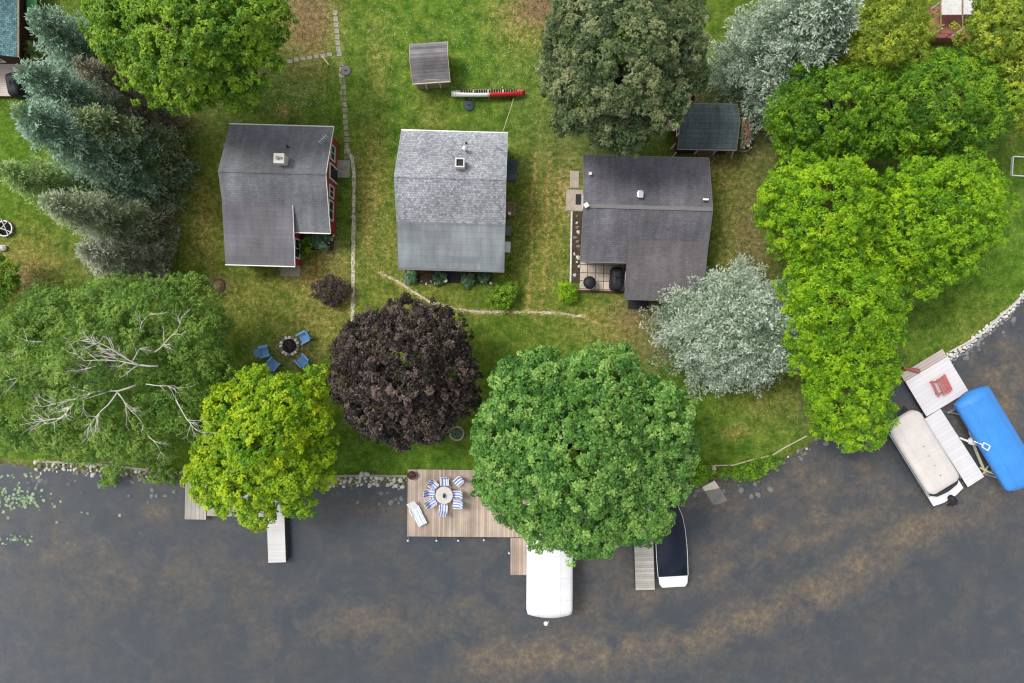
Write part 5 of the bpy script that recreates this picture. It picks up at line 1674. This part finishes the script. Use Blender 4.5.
# boat lift canopies
def canopy(name, label, c, lx, ly, z0, rise, mat, rot, skirt=.35, round_end=.5, posts=True):
    """lx across, ly along; eave height z0 above the water"""
    cp = thing(name, label, 'boat canopy', (c.x, c.y, WATER_Z), rot)
    P = []
    n_, m_ = 28, 16
    for i in range(n_ + 1):
        u = i / n_ * 2 - 1
        eu = max(0, (abs(u) - (1 - .12)) / .12)
        row = []
        row_w = lx / 2
        y = u * ly / 2
        drop = rise * .75 * eu ** 2
        for j in range(-1, m_ + 2):
            jj = min(max(j, 0), m_)
            v_ = jj / m_ * 2 - 1
            x = v_ * row_w * (1 - .05 * eu ** 3)
            z = z0 + (rise - drop) * (1 - abs(v_) ** 2.6) - .045 * math.sin(math.pi * 4 * (u * .5 + .5)) ** 2 * (1 - abs(v_) ** 4)
            yy = y + math.copysign(round_end * (1 - v_ * v_), u) * (max(0, abs(u) - .8) / .2) ** 2
            if j < 0 or j > m_:
                z -= skirt
                x *= 1.01
            row.append((x, yy, z))
        P.append(row)
    for e in (0, -1):   # end skirts
        row = [(p[0], p[1] * 1.003, min(p[2], z0) - skirt * .999) for p in P[e]]
        if e == 0:
            P.insert(0, row)
        else:
            P.append(row)
    MB().grid(P).build('canopy_cover', mat, cp, smooth=True, solid=.012)
    fr2 = MB()
    for s in (-1, 1):
        fr2.tube([(s * (lx / 2 - .12), -ly / 2 + .25, z0 - .08), (s * (lx / 2 - .12), ly / 2 - .25, z0 - .08)], .04, 8)
    for k in range(5):
        y = -ly / 2 + .4 + (ly - .8) * k / 4
        fr2.tube([(-(lx / 2 - .12), y, z0 - .08), (-lx / 4, y, z0 + rise * .62), (lx / 4, y, z0 + rise * .62), (lx / 2 - .12, y, z0 - .08)], .025, 6)
    fr2.build('frame', M['alu'], cp)
    for s in (-1, 1):
        for y in (-ly / 2 + .9, ly / 2 - .9):
            MB().tube([(s * (lx / 2 - .15), y, -1.7), (s * (lx / 2 - .15), y, z0 - .06)], .05, 10).build('leg', M['alu'], cp)
    for y in (-ly / 2 + .9, ly / 2 - .9):
        MB().box((0, y, .12), (lx - .2, .12, .12)).build('crossbeam', M['alu'], cp)
    return cp


z = 2.0 + WATER_Z
c1 = W(550.0, 556, z)
canopy('boat_canopy', 'white boat lift canopy below the big green maple', c1, 46 * (H - z) / F, 118 * (H - z) / F, 1.9, .3, M['white_vinyl'], R(-.4), .3, .22)
ang = math.atan2(-82, 49)      # direction of the right dock's length
rot_r = ang + math.pi / 2      # local -y points out into the lake
cB = W((959 + 1040) / 2 + .2, (407 + 472) / 2 - 0.5, z)
canopy('boat_canopy', 'bright blue boat lift canopy at the right edge', cB, 37.5 * (H - z) / F, 101 * (H - z) / F, 1.9, .5, M['blue_vinyl'], rot_r, .4, .3)
buoy = thing('buoy', 'small white buoy floating below the white canopy', 'buoy', W(546, 623.5, WATER_Z))
MB().lathe([(0, -.12), (.14, -.06), (.17, .02), (.14, .1), (.05, .16), (0, .16)], n=16).build('float', M['white'], buoy, smooth=True)
MB().tube([(.0, 0, .14), (.12, .1, .22), (.22, .22, .1)], .02, 6).build('loop', M['white'], buoy)

# navy covered boat
bt = thing('motorboat', 'white motorboat under a navy cover beside the grey dock', 'boat', (W(671.5, 540, .5).x, W(671.5, 540, .5).y, WATER_Z), R(3.2))
st = [(-3.1, 1.0), (-2.6, 1.07), (-1.5, 1.1), (-.4, 1.1), (.7, 1.04), (1.6, .9), (2.4, .62), (2.9, .3), (3.15, .04)]   # y (bow positive), half width


def hull_rows(k, z0, z1, keel):
    P = []
    for y, w in st:
        P.append([(-w * k, y, z1), (-w * k * .97, y, z1 - .15), (-w * k * .8, y, z0), (0, y, z0 - keel), (w * k * .8, y, z0), (w * k * .97, y, z1 - .15), (w * k, y, z1)])
    return P


m_ = MB().grid(hull_rows(1.0, -.1, .72, .15))
m_.f.append((0, 1, 2, 3, 4, 5, 6))
m_.build('hull', M['white'], bt, smooth=False, bevel=0.02)
P = []
for y, w in st[1:]:
    P.append([(-w * .97, y, .735), (-w * .9, y, .8), (-w * .45, y, .95 + .14 * (1 - abs(y) / 3.2)), (0, y, 1.0 + .2 * (1 - abs(y) / 3.2)), (w * .45, y, .95 + .14 * (1 - abs(y) / 3.2)), (w * .9, y, .8), (w * .97, y, .735)])
P[0] = [(a, b, min(c, .78)) for a, b, c in P[0]]
MB().grid(P).build('boat_cover', M['navy'], bt, smooth=True, solid=.01)
m_ = MB()
for s in (-1, 1):
    m_.tube([(s * w, y, .73) for y, w in st[1:]], .022, 6)
m_.build('rub_rail', M['white'], bt)
m_ = MB().prism([(-1.04, -2.62), (1.04, -2.62), (1.0, -3.15), (.82, -3.4), (-.82, -3.4), (-1.0, -3.15)], .60, .76)
m_.build('swim_platform', M['white'], bt, bevel=.04)

# sunken ramp
rp = thing('boat_ramp', 'pale concrete ramp sinking from the bank into the water', 'ramp', (W(712, 486).x, W(712, 486).y, 0))
a_, b_, c_, d_ = W(702, 487, -.3), W(714, 480, -.3), W(736, 512, -.75), W(722, 517, -.75)
vs_ = [p_ - rp.location for p_ in (a_, b_, c_, d_)]
vs_[0].z, vs_[1].z, vs_[2].z, vs_[3].z = -.24, -.12, -1.1, -1.1
MB().add([v_[:] for v_ in vs_] + [(v_ - Vector((0, 0, .15)))[:] for v_ in vs_], [(3, 2, 1, 0), (4, 5, 6, 7), (0, 1, 5, 4), (1, 2, 6, 5), (2, 3, 7, 6), (3, 0, 4, 7)]).build('slab', M['pale_concrete'], rp)

# ---- white dock on the right
u_ = Vector((42, 25, 0)).normalized()      # along the platform's top edge (world y up)
TOPZ = .2
cp_ = ((905.2 + 947 + 968.9 + 927) / 4, (381.6 + 356.6 + 391.3 + 416) / 4)
cw = W(*cp_, TOPZ)
rdk = thing('dock', 'white panelled dock with the red picnic table and a long finger', 'dock', (cw.x, cw.y, WATER_Z), R(31))
zt = TOPZ - WATER_Z
sc_ = (H - TOPZ) / F
pw_, pl_ = 49 * sc_, 41 * sc_
MB().box((0, 0, zt - .03), (pw_, pl_, .06)).build('decking', M['dock_white'], rdk)
inv = Matrix.Rotation(-R(31), 3, 'Z')


def loc2(px, py, z=TOPZ):
    v_ = W(px, py, z)
    return inv @ Vector((v_.x - cw.x, v_.y - cw.y, 0))


e0, e1 = loc2(932, 413.5), loc2(976.5, 482.5)
d_ = (e1 - e0)
fm = MB().box(((e0 + e1) / 2) + Vector((0, 0, zt - .03)) - d_ * 0.0, (1.38, d_.length - .1, .06), math.atan2(d_.y, d_.x) - math.pi / 2)
fm.build('finger_decking', M['dock_white'], rdk)
m_ = MB()
for s in (-1, 1):
    m_.box((s * (pw_ / 2 - .03), 0, zt - .16), (.06, pl_ - .05, .2)).box((0, s * (pl_ / 2 - .03), zt - .16), (pw_ - .2, .06, .2))
dr_ = d_.normalized()
sd_ = Vector((-dr_.y, dr_.x, 0))
for s in (-1, 1):
    m_.bar(e0 + sd_ * .64 * s + Vector((0, 0, zt - .16)), e1 + sd_ * .64 * s + Vector((0, 0, zt - .16)), .06, .2)
m_.build('frame', M['dark'], rdk)
for f in (.1, .5, .96):
    for s in (-1, 1):
        q = e0 + d_ * f + sd_ * .6 * s
        MB().tube([(q.x, q.y, -1.8), (q.x, q.y, zt - .07)], .045, 8).build('leg', M['alu'], rdk)
for a in (-1, 1):
    for b in (-1, 1):
        MB().tube([(a * (pw_ / 2 - .1), b * (pl_ / 2 - .1), -1.3), (a * (pw_ / 2 - .1), b * (pl_ / 2 - .1), zt - .07)], .045, 8).build('leg', M['alu'], rdk)
# step between lawn and dock
cst = W((900 + 943 + 905.2 + 947) / 4, (373.5 + 348 + 381.6 + 356.6) / 4 + .2, .28)
stp = thing('dock_step', 'grey plank step between the right lawn and the white dock', 'step', (cst.x, cst.y, -.1), R(31))
m_ = MB()
for k in range(3):
    m_.box((0, -.2 + k * .2, .34), (3.5, .18, .06))
m_.build('board', M['deck_pink'], stp)
MB().box((-1.5, 0, .16), (.1, .55, .32)).box((1.5, 0, .16), (.1, .55, .32)).build('bearer', M['lumber'], stp)
tw = thing('beach_towel', 'rolled red towel lying on the grey plank step', 'towel', (W(911, 369.5, .35).x, W(911, 369.5, .35).y, .3), R(-12))
P = []
for i in range(13):
    x = -.6 + i * .1
    P.append([(x, .14 * math.cos(t_) * (1 + .2 * math.sin(4 * x)), .1 + .1 * math.sin(t_)) for t_ in [2 * math.pi * k / 10 for k in range(11)]])
MB().grid(P).build('cloth', M['redwood'], tw, smooth=True)
MB().tube([(-.75, .02, .12), (-.4, .0, .1)], .07, 8).build('dark_end', M['dark'], tw)

pc = thing('picnic_table', 'small red picnic table on the white dock', 'picnic table', (W(942, 385.5, .6).x, W(942, 385.5, .6).y, TOPZ), R(31 - 95))
pc.scale = (.82, .8, 1)
m_ = MB()
for k in range(4):
    m_.box((0, -.3 + k * .2, .58), (1.5, .13, .04))
m_.build('tabletop', M['picnic'], pc)
for s in (-1, 1):
    MB().box((0, s * .62, .36), (1.5, .2, .04)).build('seat', M['picnic'], pc)
for x in (-.55, .55):
    for s in (-1, 1):
        MB().bar((x, s * .2, .56), (x, s * .62, 0), .07).build('leg', M['picnic'], pc)
    MB().box((x + .05, 0, .31), (.05, 1.4, .07)).build('brace', M['picnic'], pc)

# pontoon boat
rot_p = math.atan2(-62, 38) + math.pi / 2
cpb = W(927, 455.5, .9)
pb_ = thing('pontoon_boat', 'pontoon boat under a beige cover moored at the white dock', 'boat', (cpb.x, cpb.y, WATER_Z), rot_p)
k_ = (H - .9) / F
LW, LL = 35 * k_, 94 * k_          # metres


def rrect(w, l, rf, rs, n=8):
    """outline with rounded bow corners (rf, at +y) and stern corners (rs)"""
    pts = []
    for cx, cy, r, a0 in ((w / 2 - rf, l / 2 - rf, rf, 0), (-w / 2 + rf, l / 2 - rf, rf, 90), (-w / 2 + rs, -l / 2 + rs, rs, 180), (w / 2 - rs, -l / 2 + rs, rs, 270)):
        for i in range(n + 1):
            a = R(a0 + 90 * i / n)
            pts.append((cx + r * math.cos(a), cy + r * math.sin(a)))
    return pts


MB().prism([(x, y - .25) for x, y in rrect(LW + .04, LL + .4, .75, .1)], .55, .65).build('deck', M['slate'], pb_)
MB().prism([(LW / 2 + .02, -LL / 2 + .9), (-LW / 2 - .02, -LL / 2 + .9), (-LW / 2 - .02, -LL / 2 - .28), (-.5, -LL / 2 - .45), (.5, -LL / 2 - .45), (LW / 2 + .02, -LL / 2 - .28)], .652, .7).build('stern_deck', M['white'], pb_, bevel=.02)
for s in (-.78, .78):
    MB().tube([(s, -LL / 2 - .2, .22), (s, LL / 2 - .5, .22), (s, LL / 2 + .15, .36)], [.3, .3, .06], 14).build('pontoon', M['dark'], pb_, smooth=True)
o2 = [(x, y) for x, y in rrect(LW, LL - .7, .7, .45)]
o2 = [(x, y + .3) for x, y in o2]
MB().prism(o2, .705, 1.15).build('side_panel', M['slate'], pb_)
P = []
for z_, s in ((1.0, 1.012), (1.22, 1.0), (1.31, .95), (1.37, .85), (1.41, .70)):
    row = [(x * s, (y - .3) * (1 - (1 - s) * .45) + .3, z_) for x, y in o2]
    row.append(row[0])
    P.append(row)
cm_ = MB().grid(P)
cm_.f.append(tuple(range(len(cm_.v) - len(P[0]), len(cm_.v) - 1)))
cov = cm_.build('boat_cover', M['beige'], pb_, smooth=True)
m_ = MB()
for k in range(4):
    m_.lathe([(0, 0), (.035, 0), (.035, .03), (0, .03)], (-.0 + .02 * k, -1.6 + k * .78, 1.405), 8)
m_.build('vent', M['dark'], cov)
m_ = MB()
for z_, q in ((.8, LW / 2 + .06), (1.02, LW / 2 + .05)):
    m_.tube([(-q, -LL / 2 + .6, z_), (-q, LL / 2 - .8, z_)], .035, 6).tube([(q, -LL / 2 + .6, z_), (q, LL / 2 - .8, z_)], .035, 6)
m_.build('rail', M['alu'], pb_)
m_ = MB().tube([(-LW / 2 + .1, -LL / 2 + .78, 1.0), (-LW / 2 + .45, -LL / 2 + .5, 1.05), (0, -LL / 2 + .42, 1.08), (LW / 2 - .45, -LL / 2 + .5, 1.05), (LW / 2 - .02, -LL / 2 + .85, 1.0)], .14, 8)
m_.build('stern_pad', M['dark'], pb_, smooth=True)
ob = MB().lathe([(0, .0), (.22, .02), (.3, .2), (.26, .42), (.12, .5), (0, .5)], (0, -LL / 2 - .42, .78), 16, .85, 1.3).build('outboard_motor', M['black'], pb_, smooth=True)
MB().box((0, -LL / 2 - .5, .2), (.14, .3, 1.1)).box((0, -LL / 2 - .9, .45), (.55, .14, .08)).box((0, -LL / 2 - .82, .62), (.18, .4, .1)).build('shaft', M['dark'], ob)

# lift gear between the finger and the blue canopy
lw = thing('boat_lift_winch', 'white boat lift winch and pole between the white dock and the blue canopy', 'boat lift', (W(975, 443, .6).x, W(975, 443, .6).y, WATER_Z), R(0))
L_ = lw.location


def rel(px, py, z):
    return W(px, py, z) - L_


def ring(mb, c, r, rad, n=14, ax='Z'):
    pts_ = [c + Vector((math.cos(t_) * r, math.sin(t_) * r, 0)) for t_ in [2 * math.pi * k / n for k in range(n + 1)]]
    mb.tube(pts_, rad, 6)


MB().bar(rel(972, 441, .1), rel(985, 473, .1), .16, .12).build('rail_beam', M['timber'], lw)
MB().bar(rel(960, 438, .5), rel(980, 446, .5), .12).bar(rel(968, 428, .4), rel(972, 440, .4), .07).build('arm', M['white'], lw)
MB().bar(rel(980, 468, .4), rel(996, 475, .4), .1).bar(rel(983, 474, .3), rel(988, 466, .3), .08).build('lower_arm', M['timber'], lw)
MB().lathe([(0, 0), (.26, 0), (.26, .18), (0, .18)], rel(971, 441, .5), 18).build('winch_drum', M['white'], lw)
MB().bar(rel(978, 443, 2.6), rel(984, 445, 2.6), .06).bar(rel(984, 442.5, 2.6), rel(990, 446, 2.6), .06).bar(rel(982, 447, 2.6), rel(988, 450.5, 2.6), .06).bar(rel(984, 442.5, 2.6), rel(982, 447, 2.6), .06).bar(rel(990, 446, 2.6), rel(988, 450.5, 2.6), .06).build('winch_wheel', M['white'], lw)
MB().tube([rel(973, 441.5, -1.5), rel(975, 441.5, 2.6)], .05, 8).bar(rel(975, 441.8, 2.6), rel(978.5, 443.2, 2.6), .06).build('post', M['white'], lw)

# lily pads
padm = []
for i in range(4):
    n_ = 14
    m_ = MB()
    gap = .35
    ring_ = [(.5 * math.cos(gap + (2 * math.pi - 2 * gap) * k / n_) * (1 + .06 * math.sin(3 * k + i)), .5 * math.sin(gap + (2 * math.pi - 2 * gap) * k / n_), .012 * math.sin(k * 1.9 + i)) for k in range(n_ + 1)]
    m_.add([(0, 0, -.004)] + ring_, [(0, k + 1, k + 2) for k in range(n_)])
    o = m_.build('lily_pad', M['lf_pad'], solid=.006)
    at = o.data.attributes.new('tint', 'FLOAT', 'POINT')
    at.data.foreach_set('value', [(.2, .5, .75, .95)[i]] * (n_ + 2))
    padm.append(o)
rg = random.Random(9)
for i in range(170):
    if i < 118:
        a, b = rg.gauss(14, 15), rg.gauss(497, 8)
    elif i < 140:
        a, b = rg.uniform(-2, 36), 540 + rg.gauss(0, 2.5)
    elif i < 160:
        a, b = rg.uniform(0, 40), rg.uniform(462, 470) + 8
    else:
        a, b = rg.uniform(48, 150), rg.uniform(494, 545)
    if a < -6 or b < 474:
        continue
    o = padm[rg.randrange(4)].copy()
    COL.objects.link(o)
    p_ = W(a, b, WATER_Z)
    s = rg.uniform(.12, .24)
    o.location = (p_.x, p_.y, WATER_Z + .012 + rg.uniform(0, .01))
    o.scale = (s, s, 1)
    o.rotation_euler = (0, 0, rg.uniform(0, 6.28))
    far = i >= 140
    tag(o, 'lone lily pad drifting apart from the patch' if far else 'small green lily pad floating in the patch at the left edge', 'lily pad', 'stray lily pads' if far else 'lily pads of the left patch')
for o in padm:
    bpy.data.objects.remove(o)

def specks(name, label, cat, n, areas, size, mat, seed, zmin=.01, zmax=.05, tilt=.4):
    rg_ = np.random.default_rng(seed)
    P = []
    for cx, cy, rx, ry, wgt in areas:
        k = int(n * wgt)
        a, b = rg_.normal(cx, rx, k), rg_.normal(cy, ry, k)
        P.append(np.stack([(a - 512) * H / F, (341.5 - b) * H / F], -1))
    P = np.concatenate(P)
    P = P[P[:, 1] - shore(P[:, 0]) > .9]
    k = len(P)
    c = np.concatenate([P, rg_.uniform(zmin, zmax, (k, 1))], 1)
    nr = unit(np.array([0, 0, 1.0]) + rg_.normal(0, tilt, (k, 3)))
    d = unit(np.cross(nr, rg_.normal(0, 1, (k, 3))))
    e = np.cross(nr, d)
    sz = rg_.uniform(*size, k)[:, None]
    v = np.stack([c - d * sz, c - e * sz * .6, c + d * sz, c + e * sz * .6], 1).reshape(-1, 3)
    v[:, 2] = np.maximum(v[:, 2], .006)
    o_ = np_mesh(name, v, np.arange(4 * k).reshape(-1, 4), mat)
    return tag(o_, label, cat, kind='stuff')


M['litter'] = m_plain('dry leaves', lin(150, 118, 82), .95, .4, .8)
M['clover'] = m_plain('clover heads', lin(205, 208, 190), .9, .15)
specks('leaf_litter', 'dry brown leaves fallen under the trees and along the bare patches', 'leaf litter', 9000,
       [(308, 22, 16, 24, .16), (160, 120, 30, 20, .12), (162, 220, 8, 26, .12), (545, 10, 20, 9, .1), (755, 235, 20, 45, .13), (645, 320, 20, 18, .1), (315, 275, 30, 24, .1), (740, 400, 40, 20, .05), (290, 350, 40, 20, .06), (25, 280, 20, 14, .06)], (.03, .075), M['litter'], 5)
specks('clover_flowers', 'pale clover heads scattered through the upper lawns', 'clover', 1500,
       [(300, 97, 16, 10, .16), (440, 30, 50, 22, .36), (500, 75, 30, 24, .16), (395, 100, 16, 40, .12), (360, 230, 20, 60, .12), (960, 300, 40, 50, .08)], (.02, .045), M['clover'], 6)
sunk = []
for x0_, x1_, k in ((20, 180, 26), (325, 405, 14), (690, 830, 26), (945, 1020, 20)):
    for x, y, z, sz in bank_pts(x0_, x1_, k, -1.5, -.25, .18, .5):
        sunk.append((x, y, WATER_Z - .22, sz))
rocks(sunk, 'sunken_stone', 'blurred stone lying under the water off the bank', 'stone', 'stones under the shallow water')

# ------------------------------------------------------------------ camera, light, sky
cam = bpy.data.cameras.new('Camera')
cam.sensor_width = 36
cam.lens = 24
cam.clip_end = 5000
co = bpy.data.objects.new('Camera', cam)
COL.objects.link(co)
co.location = (0, 0, H)
co.rotation_euler = (0, 0, 0)
SC.camera = co

EL, AZ = 58, 300     # sun height; compass bearing in degrees clockwise from +Y
w = bpy.data.worlds.new('World')
SC.world = w
w.use_nodes = True
nt = w.node_tree
nt.nodes.clear()
sky = nt.nodes.new('ShaderNodeTexSky')
sky.sky_type = 'NISHITA'
sky.sun_disc = False
sky.sun_elevation = R(EL)
sky.sun_rotation = R(AZ)
sky.air_density = 1.0
sky.dust_density = 4.0
hs = nt.nodes.new('ShaderNodeHueSaturation')
hs.inputs['Saturation'].default_value = 0.25
bg = nt.nodes.new('ShaderNodeBackground')
bg.inputs['Strength'].default_value = 0.145
ou = nt.nodes.new('ShaderNodeOutputWorld')
nt.links.new(sky.outputs[0], hs.inputs['Color'])
nt.links.new(hs.outputs[0], bg.inputs[0])
nt.links.new(bg.outputs[0], ou.inputs[0])
sl = bpy.data.lights.new('Sun', 'SUN')
sl.energy = 1.3
sl.angle = R(14)
sl.color = (1.0, 0.965, 0.92)
so = bpy.data.objects.new('Sun', sl)
COL.objects.link(so)
d = Vector((math.sin(R(AZ)) * math.cos(R(EL)), math.cos(R(AZ)) * math.cos(R(EL)), math.sin(R(EL))))
so.rotation_euler = d.to_track_quat('Z', 'Y').to_euler()
so.location = d * 60

SC.render.engine = 'CYCLES'
SC.cycles.max_bounces = 8
SC.cycles.transparent_max_bounces = 12
SC.cycles.diffuse_bounces = 4
SC.cycles.use_denoising = True
SC.cycles.filter_width = 1.15
vs = SC.view_settings
vs.view_transform = 'Standard'
vs.look = 'None'
vs.exposure = 0.35
vs.gamma = 1.0
vs.use_curve_mapping = False
